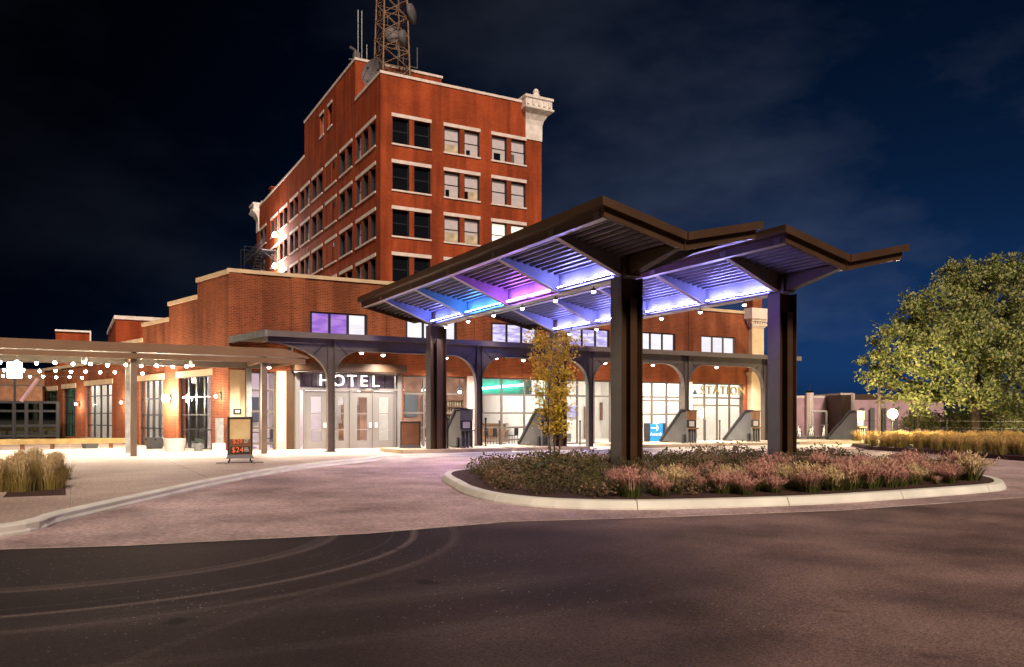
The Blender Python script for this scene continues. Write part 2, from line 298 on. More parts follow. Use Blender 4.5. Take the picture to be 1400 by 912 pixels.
def thing(name, loc, label, cat, group=None, rz=0):
    e = bpy.data.objects.new(name, None); COL.objects.link(e); e.location = loc; e.rotation_euler[2] = rz; e.empty_display_size = .3
    ORG[e.name] = tuple(loc); return tag(e, label, cat, group)
def inst(name, me, parent, loc, rz=0, sc=None):       # shared-mesh part at a world location
    ob = bpy.data.objects.new(name, me); COL.objects.link(ob)
    o = ORG[parent.name] if parent is not None else (0, 0, 0)
    ob.location = (loc[0]-o[0], loc[1]-o[1], loc[2]-o[2]); ob.rotation_euler[2] = rz
    if sc: ob.scale = sc
    if parent is not None: ob.parent = parent
    ORG[ob.name] = tuple(loc); return ob
def copy_tree(o, parent=None):
    c = o.copy(); COL.objects.link(c); c.parent = parent
    for ch in list(o.children): copy_tree(ch, c)
    return c
def struct(ob): ob['kind'] = 'structure'; return ob
def lamp(parent, loc, energy, col=(1, .86, .70), kind='SPOT', size=150, blend=.8, rad=.06, aim=None):
    d = bpy.data.lights.new('lamp_light', kind); d.energy = energy; d.color = col
    if kind == 'SPOT': d.spot_size = radians(size); d.spot_blend = blend
    d.shadow_soft_size = rad
    ob = bpy.data.objects.new('lamp_light', d); COL.objects.link(ob); o = ORG[parent.name]
    ob.location = (loc[0]-o[0], loc[1]-o[1], loc[2]-o[2]); ob.parent = parent
    if aim: ob.rotation_euler = Vector(aim).to_track_quat('-Z', 'Y').to_euler()
    return ob
def holes(mb, a0, a1, z0, z1, ops, t0, t1, axis='u'):   # wall slab with rectangular openings
    cuts = sorted({a0, a1, *[k for o in ops for k in (o[0], o[1])]})
    for p, q in zip(cuts, cuts[1:]):
        if q-p < 1e-4: continue
        mid = (p+q)/2; zs = sorted([(o[2], o[3]) for o in ops if o[0] < mid < o[1]]); z = z0
        segs = []
        for (b, t) in zs:
            if b > z: segs.append((z, b))
            z = t
        if z < z1: segs.append((z, z1))
        for b, t in segs:
            if axis == 'u': mb.box(p, q, t0, t1, b, t)
            else: mb.box(t0, t1, p, q, b, t)
    return mb

# ------------------------------------------------------------------ GROUND
R_Z = -.15
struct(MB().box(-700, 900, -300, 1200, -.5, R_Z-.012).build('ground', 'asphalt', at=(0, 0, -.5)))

def smooth_line(pts, closed=False, sub=8):
    P = [Vector((p[0], p[1], 0)) for p in pts]; n = len(P); out = []
    rng = n if closed else n-1
    for i in range(rng):
        g = lambda k: P[k % n] if closed else P[max(0, min(n-1, k))]
        a, b, c, d = g(i-1), g(i), g(i+1), g(i+2)
        for k in range(sub):
            t = k/sub; out.append(.5*((2*b)+(c-a)*t+(2*a-5*b+4*c-d)*t*t+(3*b-a-3*c+d)*t**3))
    if not closed: out.append(P[-1])
    return [(p.x, p.y) for p in out]
def clip(poly, x0, x1, y0, y1):
    for ax, val, sg in ((0, x0, 1), (0, x1, -1), (1, y0, 1), (1, y1, -1)):
        out = []
        for i in range(len(poly)):
            a, b = poly[i], poly[(i+1) % len(poly)]; da = (a[ax]-val)*sg; db = (b[ax]-val)*sg
            if da >= 0: out.append(a)
            if da*db < 0:
                t = da/(da-db); out.append((a[0]+(b[0]-a[0])*t, a[1]+(b[1]-a[1])*t))
        poly = out
        if len(poly) < 3: return []
    return poly
def area(p): return abs(sum(p[i][0]*p[(i+1) % len(p)][1]-p[(i+1) % len(p)][0]*p[i][1] for i in range(len(p))))/2
def ccw(p):
    a = sum(p[i][0]*p[(i+1) % len(p)][1]-p[(i+1) % len(p)][0]*p[i][1] for i in range(len(p))); return p if a > 0 else p[::-1]
def inside(p, poly):
    r = False
    for i in range(len(poly)):
        a, b = poly[i], poly[i-1]
        if (a[1] > p[1]) != (b[1] > p[1]) and p[0] < (b[0]-a[0])*(p[1]-a[1])/(b[1]-a[1])+a[0]: r = not r
    return r
def flat(poly, z0, z1, name, m, parent=None):
    return MB().prism(ccw(poly), lambda a, b: (a, b, z0), lambda a, b: (a, b, z1)).build(name, m, parent)

# outlines
kerb_px = [(0, 735), (89, 712.5), (200, 685.7), (307, 660.7), (403.6, 643), (500, 632)]
kl = [(-9.5, 7.2), (-4.5, 10.2)]+[tuple(pz(x, y, R_Z).xy) for x, y in kerb_px]
kl += [(11.2, 30.3), (14, 30.75), (30, 30.9), (62, 31.0)]
kerb_line = smooth_line(kl, sub=6)
isl = [tuple(pz(x, y, R_Z).xy) for x, y in [(623, 669), (645, 679), (680, 687), (748.6, 694), (857, 697), (1000, 694), (1130, 689), (1250, 681), (1340, 674), (1374, 669)]]
isl += [(20.5, 12.3), (22.3, 15), (23, 18), (21.3, 20.8), (17, 22.0), (12.5, 22.4), (9.2, 20.7)]
isl = smooth_line(isl, True, 5)
bedL = [tuple(pz(4.4, 680).xy), tuple(pz(90, 677).xy), tuple(pz(87.7, 643.7).xy), (pz(4.4, 680).x, pz(87.7, 643.7).y)]

# concrete drive between asphalt and walk
edge = [(-14, 12.6)]+[tuple(pz(x, y, R_Z).xy) for x, y in [(0, 750), (178, 744.6), (357, 735.7), (500, 728.6), (700, 712), (900, 706.5), (1150, 697), (1400, 679.5)]]+[(24, 9.2), (40, 8.4)]
apron_poly = edge+[(40, 31.2), (-14, 31.2)]
apron = struct(flat(apron_poly, -.3, R_Z-.006, 'concrete_drive', 'kerb_concrete'))
jx = [-14, -1.9, 3.3, 9.0, 15, 21, 27, 33, 40]; jy = [5, 14.6, 20, 25.5, 31.2]
for a, b in zip(jx, jx[1:]):
    for c, d in zip(jy, jy[1:]):
        q = clip(apron_poly, a+.008, b-.008, c+.008, d-.008)
        if q and area(q) > .05: flat(q, R_Z-.1, R_Z, 'slab', 'apron_concrete', apron)
# walk
walk_poly = [(p[0], p[1]) for p in kerb_line]+[(62, 37.8), (60, 100), (-60, 100), (-60, 7.2)]
walk_front = ccw(walk_poly)
sw = struct(flat(walk_poly, -.4, -.022, 'sidewalk', 'kerb_concrete'))
def offset(line, d, closed=False):
    out = []; n = len(line)
    for i in range(n):
        a = line[(i-1) % n] if closed else line[max(0, i-1)]; b = line[(i+1) % n] if closed else line[min(n-1, i+1)]
        tx, ty = b[0]-a[0], b[1]-a[1]; L = hypot(tx, ty) or 1; out.append((line[i][0]-ty/L*d, line[i][1]+tx/L*d))
    return out
inner = offset(kerb_line, .20)
slab_poly = inner+[(62, 37.75), (38.5, 37.75), (6.2, 37.75), (6.2, 37.8), (-3.9, 74.5), (-40, 74.5), (-40, 7.2)]
gx = [-40, -31, -22, -15.5, -12, -9, -6, -3, 0.02, 3, 6, 9, 12, 15, 18, 21, 24, 27, 30, 34, 38, 44, 52, 62]; gy = [7, 10.5, 13.8, 17.75, 21, 23, 26, 29, 32, 35, 38, 42, 48, 56, 75]
for a, b in zip(gx, gx[1:]):
    for c, d in zip(gy, gy[1:]):
        q = clip(slab_poly, a+.007, b-.007, c+.007, d-.007)
        if not q or area(q) < .03: continue
        # leave the planting square open
        if a >= -1.3 and b <= .1 and False: continue
        flat(q, -.1, 0, 'slab', 'walk_concrete', sw)
def kerb(line, name, closed, root_mat, wdt=.17, step=2.8):
    n = len(line); tot = [0]
    seq = line+[line[0]] if closed else line
    for a, b in zip(seq, seq[1:]): tot.append(tot[-1]+hypot(b[0]-a[0], b[1]-a[1]))
    def at(s):
        s = max(0, min(tot[-1], s))
        for i in range(len(seq)-1):
            if s <= tot[i+1]:
                t = (s-tot[i])/max(1e-6, tot[i+1]-tot[i]); return (seq[i][0]+(seq[i+1][0]-seq[i][0])*t, seq[i][1]+(seq[i+1][1]-seq[i][1])*t)
    root = thing(name, (*line[0], R_Z), None, None); root['kind'] = 'structure'
    k = max(1, round(tot[-1]/step)); ln = tot[-1]/k
    for i in range(k):
        mb = MB(); sub = 6; pts = [at(i*ln+.008+(ln-.016)*j/sub) for j in range(sub+1)]
        prof = [(-.02, R_Z-.15), (-.02, R_Z+.03), (.035, -.012), (.055, .004), (wdt, .010), (wdt, R_Z-.15)]
        vs = []; e = .05
        for j, p in enumerate(pts):
            a = at(i*ln+ln*j/sub-e); b = at(i*ln+ln*j/sub+e); tx, ty = b[0]-a[0], b[1]-a[1]; L = hypot(tx, ty) or 1; nx, ny = -ty/L, tx/L
            vs += [(p[0]+nx*o, p[1]+ny*o, z) for o, z in prof]
        m = len(prof); fs = [tuple(range(m)), tuple(range(sub*m, sub*m+m))[::-1]]
        for j in range(sub): fs += [(j*m+q, j*m+(q+1) % m, (j+1)*m+(q+1) % m, (j+1)*m+q) for q in range(m)]
        mb.add(vs, fs).build('kerb_stone', root_mat, root)
    return root
kerb(kerb_line, 'kerb', False, 'kerb_concrete')
if area(isl) and sum(isl[i][0]*isl[(i+1) % len(isl)][1]-isl[(i+1) % len(isl)][0]*isl[i][1] for i in range(len(isl))) < 0: isl = isl[::-1]
kerb(isl, 'island_kerb', True, 'kerb_concrete', .22, 3.0)
struct(flat(offset(isl, .2, True), -.3, .0, 'planting_bed', 'bed_mulch'))
struct(flat(bedL, -.05, .012, 'planting_square', 'bed_mulch'))

# ------------------------------------------------------------------ BRICK OFFICE TOWER
TU, TV, TZ = 20.1, 57.3, 27.0
tw = thing('brick_tower', (TU, TV, 0), 'tall red brick office block with stone lintels, rising behind the low station', 'building')
tw_rows = [(24.08-3.43*k, 21.68-3.43*k) for k in range(4)]          # lintel top, sill bottom
front = [(21.0, 24.1), (25.19, 28.24), (29.27, 32.39)]
side = [(58.37, 63.07, 3), (64.13, 67.58, 2), (68.55, 71.96, 0), (72.92, 76.58, 2), (77.52, 81.02, 2), (81.91, 85.29, 2), (86.42, 90.0, 2), (90.87, 94.5, 2), (96.92, 100.6, 2)]
LT, ST = .32, .16
fo, so_ = [], []
def split(a, b, n, gap=.38):
    wd = (b-a-.04-gap*(n-1))/n; return [(a+.02+i*(wd+gap), a+.02+i*(wd+gap)+wd) for i in range(n)]
for (lt, sb) in tw_rows:
    for a, b in front:
        for p, q in split(a, b, 2): fo.append((p, q, sb+ST, lt-LT))
    for a, b, n in side:
        if n:
            for p, q in split(a, b, n, .45): so_.append((p, q, sb+ST, lt-LT))
pent = [(69.9, 71.1, 26.6+.4, 28.9), (72.5, 73.7, 26.6+.4, 28.9)]
holes(MB(), TU, 33.85, 0, TZ-.2, fo, TV, TV+.45).build('front_wall', 'tower_brick', tw)
mb = holes(MB(), TV+.45, 102.4, 0, TZ-.2, so_, TU, TU+.45, 'v')
mb.build('side_wall', 'tower_brick', tw)
MB().box(33.4, 33.85, TV+.45, 102.4, 0, TZ-.2).box(TU+.45, 33.4, 101.9, 102.4, 0, TZ-.2).build('rear_wall', 'tower_brick', tw)
MB().box(TU+.45, 33.4, TV+.45, 101.9, TZ-.9, TZ-.6).build('roof', 'roof_grey', tw)
MB().box(TU+.46, 33.38, TV+.9, 101.8, 0, .2).box(TU+2.2, 33.3, TV+2.3, 101, .3, TZ-1).build('interior_core', 'black_frame', tw)
# parapet caps
MB().box(TU-.06, 32.2, TV-.07, TV+.5, TZ-.2, TZ).build('parapet_cap', 'limestone', tw)
MB().box(TU-.06, TU+.5, TV+.5, 63.3, TZ-.2, TZ).build('parapet_cap', 'limestone', tw)
MB().box(TU-.06, TU+.5, 79.35, 101.0, TZ-.2, TZ).build('parapet_cap', 'limestone', tw)
# penthouse
PT = 30.28
holes(MB(), 63.32, 79.33, TZ-.2, PT-.2, pent, TU-.012, TU+.4, 'v').box(TU+.4, 27.6, 63.32, 63.7, TZ-.6, PT-.2).box(TU+.4, 27.6, 78.9, 79.33, TZ-.6, PT-.2).box(27.2, 27.6, 63.7, 78.9, TZ-.6, PT-.2).build('penthouse', 'tower_brick', tw)
MB().box(TU-.07, 27.7, 63.25, 63.8, PT-.2, PT).box(TU-.07, TU+.5, 63.8, 79.4, PT-.2, PT).build('penthouse_cap', 'limestone', tw)
MB().box(TU+.4, 27.2, 63.7, 78.9, PT-.5, PT-.3).build('penthouse_roof', 'roof_grey', tw)
for (a, b, z0, z1) in pent:
    MB().box(TU-.06, TU+.2, a-.1, b+.1, z1, z1+.22).build('lintel', 'limestone', tw)
    MB().box(TU-.08, TU+.2, a-.1, b+.1, z0-.14, z0).build('sill', 'limestone', tw)
    f = MB().box(TU+.2, TU+.28, a, b, z0, z1).build('window', 'black_frame', tw)
    MB().box(TU+.19, TU+.198, a+.1, b-.1, z0+.1, z1-.1).build('pane', 'dark_glass' if a < 71 else 'pale_blind', f)
# lintels, sills, windows (shared meshes)
lin = {}
def bar(key, L, ax, h, out):
    if key not in lin:
        lin[key] = (MB().box(0, L, -out, .25, 0, h) if ax == 'u' else MB().box(-out, .25, 0, L, 0, h)).mesh('bar', 'limestone')
    return lin[key]
WH = tw_rows[0][0]-LT-tw_rows[0][1]-ST
wins = {}
def win_meshes(wd, ax):
    k = (round(wd, 2), ax)
    if k not in wins:
        def B(m, a0, a1, d0, d1, z0, z1): m.box(a0, a1, d0, d1, z0, z1) if ax == 'u' else m.box(d0, d1, a0, a1, z0, z1)
        fr = MB(); t = .07
        for (a0, a1, z0, z1) in ((0, t, 0, WH), (wd-t, wd, 0, WH), (t, wd-t, 0, t), (t, wd-t, WH-t, WH), (t, wd-t, WH*.5-.035, WH*.5+.035)): B(fr, a0, a1, .22, .30, z0, z1)
        B(fr, 0, .04, .02, .22, 0, WH); B(fr, wd-.04, wd, .02, .22, 0, WH)
        up = MB(); B(up, t, wd-t, .275, .285, WH*.5+.035, WH-t); lo = MB(); B(lo, t, wd-t, .245, .255, t, WH*.5-.035)
        it = MB(); B(it, t, wd*.62, .40, .42, t, WH*.40)
        wins[k] = (fr.mesh('sash', 'black_frame'), up, lo, it, {})
    return wins[k]
def pane_mesh(k, which, m):
    d = wins[k][4]
    if (which, m) not in d: d[(which, m)] = wins[k][which].mesh('pane', m)
    return d[(which, m)]
def put_window(p, q, z, ax, style):
    wd = q-p; k = (round(wd, 2), ax); win_meshes(wd, ax)
    loc = (p, TV, z) if ax == 'u' else (TU, p, z)
    f = inst('window', wins[k][0], tw, loc)
    mu, ml = {'dark': ('dark_glass', 'dark_glass'), 'blind': ('pale_blind', random.choice(['pale_blind', 'warm_lit', 'pale_blind'])), 'lit': ('white_lit', 'white_lit'), 'white': ('pale_blind', 'pale_blind')}[style]
    ORG[f.name] = loc
    inst('upper_pane', pane_mesh(k, 1, mu), f, loc); inst('lower_pane', pane_mesh(k, 2, ml), f, loc)
    if style == 'blind':      # things standing on the inside sill, in front of the drawn blind
        me = MB(); a = .10+random.random()*.2; b = a+.3+random.random()*.3; hgt = WH*random.uniform(.12, .38)
        me.box(p+a, min(q-.1, p+b), TV+.235, TV+.243, z+.08, z+.08+hgt)
        if random.random() < .7: me.build('silhouette', random.choice(['dark_glass', 'grey_frame', 'dark_glass']), f)
        hb_ = WH*random.uniform(.30, .40); MB().box(p+.1, q-.1, TV+.238, TV+.2435, z+hb_, z+WH*.46).build('blind_edge', 'pale_blind', f)
for r, (lt, sb) in enumerate(tw_rows):
    for j, (a, b) in enumerate(front):
        inst('lintel', bar(('l', j), b-a+.1, 'u', LT-.06, .05), tw, (a-.05, TV, lt-LT+.03)); inst('sill', bar(('s', j), b-a+.1, 'u', ST-.03, .09), tw, (a-.05, TV, sb))
        for i, (p, q) in enumerate(split(a, b, 2)):
            st = 'dark' if j == 0 else ('lit' if (r, j) in ((2, 2), (3, 1)) else 'blind')
            put_window(p, q, sb+ST, 'u', st)
    for j, (a, b, n) in enumerate(side):
        inst('lintel', bar(('vl', round(b-a, 1)), b-a+.1, 'v', LT-.06, .05), tw, (TU, a-.05, lt-LT+.03)); inst('sill', bar(('vs', round(b-a, 1)), b-a+.1, 'v', ST-.03, .09), tw, (TU, a-.05, sb))
        if n == 0:      # bricked-up bay: two shallow recesses
            for p, q in split(a, b, 2, .45): MB().box(TU-.03, TU+.05, q, q+.10, sb+ST, lt-LT).build('brick_pier', 'tower_brick', tw)
            MB().box(TU-.02, TU+.02, a+.5, a+1.0, lt-LT-.7, lt-LT-.25).build('vent', 'black_frame', tw); continue
        for i, (p, q) in enumerate(split(a, b, n, .45)):
            put_window(p, q, sb+ST, 'v', 'white' if (n == 3 and i == 2) or (j in (4, 7) and i == 0) else 'dark')
# terracotta corner capitals
def capital(x0, x1, y0, y1, root, su, sv):
    def ring(e, z): return [(x0-(e if su < 0 else 0)-(e*.55 if su > 0 else 0), y0-e*(1 if sv < 0 else .3), z), (x1+(e if su > 0 else e*.3), y0-e*(1 if sv < 0 else .3), z), (x1+(e if su > 0 else e*.3), y1+e*(1 if sv > 0 else .4), z), (x0-(e if su < 0 else 0)-(e*.55 if su > 0 else 0), y1+e*(1 if sv > 0 else .4), z)]
    mb = MB(); prof = [(.03, 23.95), (.04, 25.2), (.12, 25.55), (.35, 25.95), (.72, 26.25), (.74, 26.3), (.74, 26.42), (.62, 26.46), (.62, 27.05), (.72, 27.1), (.72, 27.3)]
    n = len(prof); vs = []
    for e, z in prof: vs += ring(e, z)
    fs = [(3, 2, 1, 0), tuple(range(4*n-4, 4*n))]
    for k in range(n-1): fs += [(k*4+i, k*4+(i+1) % 4, k*4+4+(i+1) % 4, k*4+4+i) for i in range(4)]
    mb.add(vs, fs); c = mb.build('corner_capital', 'terracotta', root)
    m2 = MB()
    for t in range(5):
        xx = x0-.25+(x1-x0+.5)*t/4; m2.box(xx, xx+.22, y0-.70*(1 if sv < 0 else .3), y0-.6*(1 if sv < 0 else .3)+.1, 26.55, 26.95)
    m2.build('rosettes', 'terracotta', c)
    MB().lathe([(.30, 0), (.34, .12), (.22, .3), (.26, .42), (.16, .62), (.03, .7)], ((x0+x1)/2, (y0-.35) if sv < 0 else y1, 27.3), 10).build('finial', 'terracotta', c)
capital(32.35, 33.85, TV-.04, TV+1.4, tw, 1, -1)
capital(TU-.04, TU+1.4, 101.0, 102.44, tw, -1, 1)
MB().box(TU+.2, TU+1.0, 95.1, 95.9, TZ, 27.75).box(TU+.1, TU+1.1, 95.0, 96.0, 27.75, 27.9).build('chimney', 'tower_brick', tw)
MB().box(22.0, 28.5, 58.6, 60.0, TZ-.6, TZ+.25).build('equipment_kerb', 'limestone', tw)
# floodlights on the side wall
for (v_, z_) in ((90.45, 21.55), (90.45, 18.15)):
    fl = thing('wall_floodlight', (TU-.4, v_, z_), 'glaring white floodlight on the tower side wall, %s fire-escape landing' % ('above the upper' if z_ > 20 else 'under the upper'), 'floodlight')
    MB().box(TU-.3, TU, v_-.06, v_+.06, z_+.1, z_+.18).build('arm', 'black_frame', fl); MB().box(TU-.55, TU-.25, v_-.25, v_+.25, z_-.05, z_+.14).build('housing', 'galv', fl)
    MB().ball((TU-.45, v_, z_-.22), .26, 12, 8).build('lens', 'flood', fl)
    lamp(fl, (TU-.95, v_-.3, z_-.3), 2000, (1, .86, .78), 'POINT', rad=.2)
# fire escape
fe = thing('fire_escape', (TU-.7, 97, 0), 'black iron fire escape landings clinging to the far end of the tower', 'fire escape')
for k, z_ in enumerate((20.0, 16.6)):
    MB().box(TU-1.5, TU-.02, 92.0, 101.6, z_-.08, z_).build('landing', 'black_frame', fe)
    m = MB()
    for i in range(13): m.tube((TU-1.5, 92+.8*i, z_), (TU-1.5, 92+.8*i, z_+1.1), .03, 5)
    for hh in (.55, 1.1): m.tube((TU-1.5, 92, z_+hh), (TU-1.5, 101.6, z_+hh), .035, 5)
    for hh in (.55, 1.1): m.tube((TU-1.5, 101.6, z_+hh), (TU, 101.6, z_+hh), .035, 5)
    m.build('railing', 'black_frame', fe)
m = MB()
for s_ in (-1.45, -.75): m.tube((TU+s_, 101, 16.6), (TU+s_, 95, 20), .06, 5); m.tube((TU+s_, 101, 17.5), (TU+s_, 95, 20.9), .03, 5)
for i in range(14): t = i/13; m.box(TU-1.45, TU-.75, 101-6*t-.12, 101-6*t+.12, 16.6+3.4*t, 16.63+3.4*t)
m.build('stair_flight', 'black_frame', fe)
m = MB()
for v_ in (92.4, 96.5, 101.2): m.tube((TU-1.45, v_, 20), (TU, v_, 18.9), .04, 5); m.tube((TU-1.5, v_, 16.6), (TU, v_, 15.4), .04, 5)
for v_ in (99.4, 101.6): m.tube((TU-2.0, v_, 13), (TU-2.0, v_, 21.6), .04, 5); m.tube((TU-2.0, v_, 21.6), (TU, v_, 21.6), .04, 5)
m.build('brackets', 'black_frame', fe)

# ------------------------------------------------------------------ LATTICE MAST
bx_, by_ = 21.15, 59.6
ms = thing('lattice_mast', (bx_+1, by_+1, TZ-.6), 'rusty steel lattice radio mast with dishes on the tower roof', 'mast')
def leg(i, z):
    t = (z-TZ)/12; h = 1.12-.33*t; c = (bx_+1.05, by_+1.05); sx = (-1, 1, 1, -1)[i]; sy = (-1, -1, 1, 1)[i]; return (c[0]+sx*h, c[1]+sy*h, z)
lv = [TZ-.6, 28.6, 29.9, 31.2, 32.6, 34.0, 35.4, 36.8]
for i in range(4): MB().tube(leg(i, lv[0]), leg(i, lv[-1]), .065, 6).build('leg', 'rust_steel', ms)
for k in range(len(lv)-1):
    m = MB()
    for i in range(4):
        j = (i+1) % 4; a, b = leg(i, lv[k]), leg(j, lv[k+1]); c, d = leg(j, lv[k]), leg(i, lv[k+1])
        m.tube(a, b, .035, 5); m.tube(c, d, .035, 5); m.tube(leg(i, lv[k+1]), leg(j, lv[k+1]), .04, 5)
        if k % 2 == 0: m.tube(tuple((Vector(a)+Vector(c))/2), tuple((Vector(b)+Vector(a))/2), .025, 4); m.tube(tuple((Vector(a)+Vector(c))/2), tuple((Vector(d)+Vector(c))/2), .025, 4)
    m.build('bracing', 'rust_steel', ms)
def dish(c, d, r, drum=0, name='dish'):
    d = Vector(d).normalized(); a = d.orthogonal().normalized(); b = d.cross(a); c = Vector(c); n = 20; vs = []; fs = []
    prof = [(.02, -.28*r)]+[(r*k/5, -.28*r*(1-(k/5)**2)) for k in range(1, 6)]
    if drum: prof = [(.02, -drum), (r*.7, -drum), (r, -drum*.7), (r, 0), (r*.97, .03), (.02, .06)]
    for rr, h in prof: vs += [tuple(c+(a*cos(2*pi*i/n)+b*sin(2*pi*i/n))*rr+d*h) for i in range(n)]
    for k in range(len(prof)-1): fs += [(k*n+i, k*n+(i+1) % n, (k+1)*n+(i+1) % n, (k+1)*n+i) for i in range(n)]
    o = MB().add(vs, fs).build(name, 'dish_white', ms, smooth=True)
    if not drum:
        m = MB()
        for i in range(3):
            e = c+(a*cos(2*pi*i/3)+b*sin(2*pi*i/3))*r*.95; m.tube(tuple(e), tuple(c+d*r*.55), .02, 4)
        m.tube(tuple(c+d*r*.45), tuple(c+d*r*.62), .07, 8); m.build('feed', 'black_frame', o)
    return o
dish((20.75, 60.9, 28.35), (-.82, -.5, .1), 1.12); dish((22.1, 60.1, 31.2), (-.3, -.95, 0), .62, .35, 'drum_dish'); dish((22.9, 59.6, 30.9), (.75, -.65, 0), .62, .4, 'drum_dish'); dish((23.6, 59.7, 33.05), (.7, -.7, .1), .75, .3, 'drum_dish')
m = MB(); m.tube((23.3, 60.0, 29.0), (24.0, 59.8, 28.9), .03, 5).tube((24.0, 59.8, 28.85), (24.0, 59.8, 30.5), .035, 5); m.build('whip_antenna', 'galv', ms)
m = MB().tube((22.4, 59.8, 28.8), (22.4, 59.8, 30.9), .035, 5).tube((22.8, 59.7, 28.8), (22.8, 59.7, 31.2), .03, 5).tube((22.0, 59.75, 29.4), (23.2, 59.75, 29.4), .03, 5).tube((22.0, 59.75, 28.2), (23.2, 59.75, 28.2), .03, 5); m.build('antenna_rack', 'galv', ms)
an = thing('roof_antennas', (20.4, 65.5, PT), 'pale whip antennas and a camera arm on the penthouse roof edge', 'antenna')
m = MB()
for i in range(2): m.tube((21.0+i*.32, 65.4, PT-.2), (21.0+i*.32, 65.4, 35.2), .045, 6)
m.tube((21.75, 65.4, PT-.2), (21.75, 65.4, 32.5), .045, 6); m.build('whips', 'galv', an)
MB().box(20.6, 21.1, 65.2, 65.6, 30.8, 31.6).box(20.2, 21.9, 65.35, 65.45, 30.95, 31.03).build('junction_box', 'dish_white', an)
MB().tube((20.3, 63.9, PT-.1), (20.3, 63.9, 31.1), .13, 8).tube((20.3, 63.9, 31.1), (19.8, 63.8, 31.25), .10, 8).build('camera_arm', 'dish_white', an)

# ------------------------------------------------------------------ STATION BUILDING (low brick hall)
FV, FT = 37.8, 8.1
st = thing('station_building', (6.2, FV, 0), 'low brick station hall with clerestory windows, hotel doors and tan parapet coping', 'building')
up_w = [9.82+4.735*i for i in range(6)]
ops = [(u, u+2.78, 5.14, 6.42) for u in up_w]
gnd = [(6.95, 8.25, .0, 3.55), (9.09, 14.23, 0, 3.62), (14.40, 17.85, 0, 3.55), (18.55, 22.75, 0, 3.55), (23.55, 28.05, 0, 3.55), (28.75, 32.10, 0, 3.55), (32.85, 36.95, 0, 3.55)]
holes(MB(), 6.2, 38.5, 0, FT-.17, ops+gnd, FV, FV+.35).build('front_wall', 'station_brick', st)
MB().box(6.14, 37.2, FV-.08, FV+.42, FT-.17, FT).build('coping', 'tan_stone', st)
for u in (6.2, 8.95): MB().box(u, u+.62, FV-.055, FV, 5.0, FT-.171).build('brick_pilaster', 'station_brick', st)
for u in (13.55, 18.3, 23.05, 27.75, 32.5): MB().box(u, u+.55, FV-.055, FV, 5.0, FT-.171).build('brick_pilaster', 'station_brick', st)
MB().box(6.6, 38.4, FV+.35, 47.8, FT-1.2, FT-1.0).build('roof', 'roof_grey', st)
# clerestory windows: frame + three panes
for k, u in enumerate(up_w):
    f = MB(); zz0, zz1 = 5.14, 6.42
    f.box(u, u+2.78, FV+.06, FV+.16, zz0, zz0+.07).box(u, u+2.78, FV+.06, FV+.16, zz1-.07, zz1)
    for i in range(4): a = u+(2.78-.12)*i/3; f.box(a, a+.12, FV+.061, FV+.161, zz0+.07, zz1-.07)
    fo_ = f.build('window', 'black_frame' if k < 5 else 'grey_frame', st)
    for i in range(3):
        a = u+(2.78-.12)*i/3+.12; b = u+(2.78-.12)*(i+1)/3
        mname = ('pane_purple', 'pane_purple', 'pane_white')[i] if k == 0 else ('pane_white' if k in (1, 5) else ('pane_lavender' if k in (2, 3) else 'pane_white'))
        MB().box(a+.002, b-.002, FV+.10, FV+.112, zz0+.072, zz1-.072).build('pane', mname, fo_)
# end pier with capital
MB().box(37.3, 38.45, FV-.35, FV, 0, 4.1).box(37.2, 38.55, FV-.45, FV, 4.1, 4.28).build('stone_pier', 'tan_stone', st)
MB().box(37.4, 38.4, FV-.30, FV, 4.28, 7.1).build('pier_shaft', 'tan_stone', st)
p_ = MB()
for e, z0, z1 in ((.06, 7.1, 7.2), (.14, 7.2, 7.32), (.30, 7.46, 7.6), (.42, 7.6, 8.25)): p_.box(37.4-e, 38.4+e, FV-.3-e, FV-.02+(.02 if e < .2 else 0), z0, z1)
for i in range(6): p_.box(37.3+i*.2, 37.4+i*.2, FV-.52, FV-.3, 7.32, 7.46)
for i in range(3): p_.box(37.16, 37.3, FV-.5+i*.17, FV-.42+i*.17, 7.32, 7.46)
p_.build('pier_capital', 'limestone', st)
MB().box(37.5, 38.3, FV-.25, FV+.4, 8.25, 9.0).build('pier_top', 'station_brick', st)
MB().box(38.15, 38.5, FV+.35, 52, 0, FT-.17).build('end_wall', 'station_brick', st)
# stone piers at the ground floor
for a, b, mname in ((6.25, 6.9, 'tan_stone'), (8.3, 8.72, 'tan_stone'), (17.9, 18.5, 'limestone'), (22.8, 23.5, 'limestone'), (28.1, 28.7, 'limestone'), (32.15, 32.8, 'limestone')):
    MB().box(a, b, FV-.05, FV, 0, 3.6).build('pier_facing', mname, st)
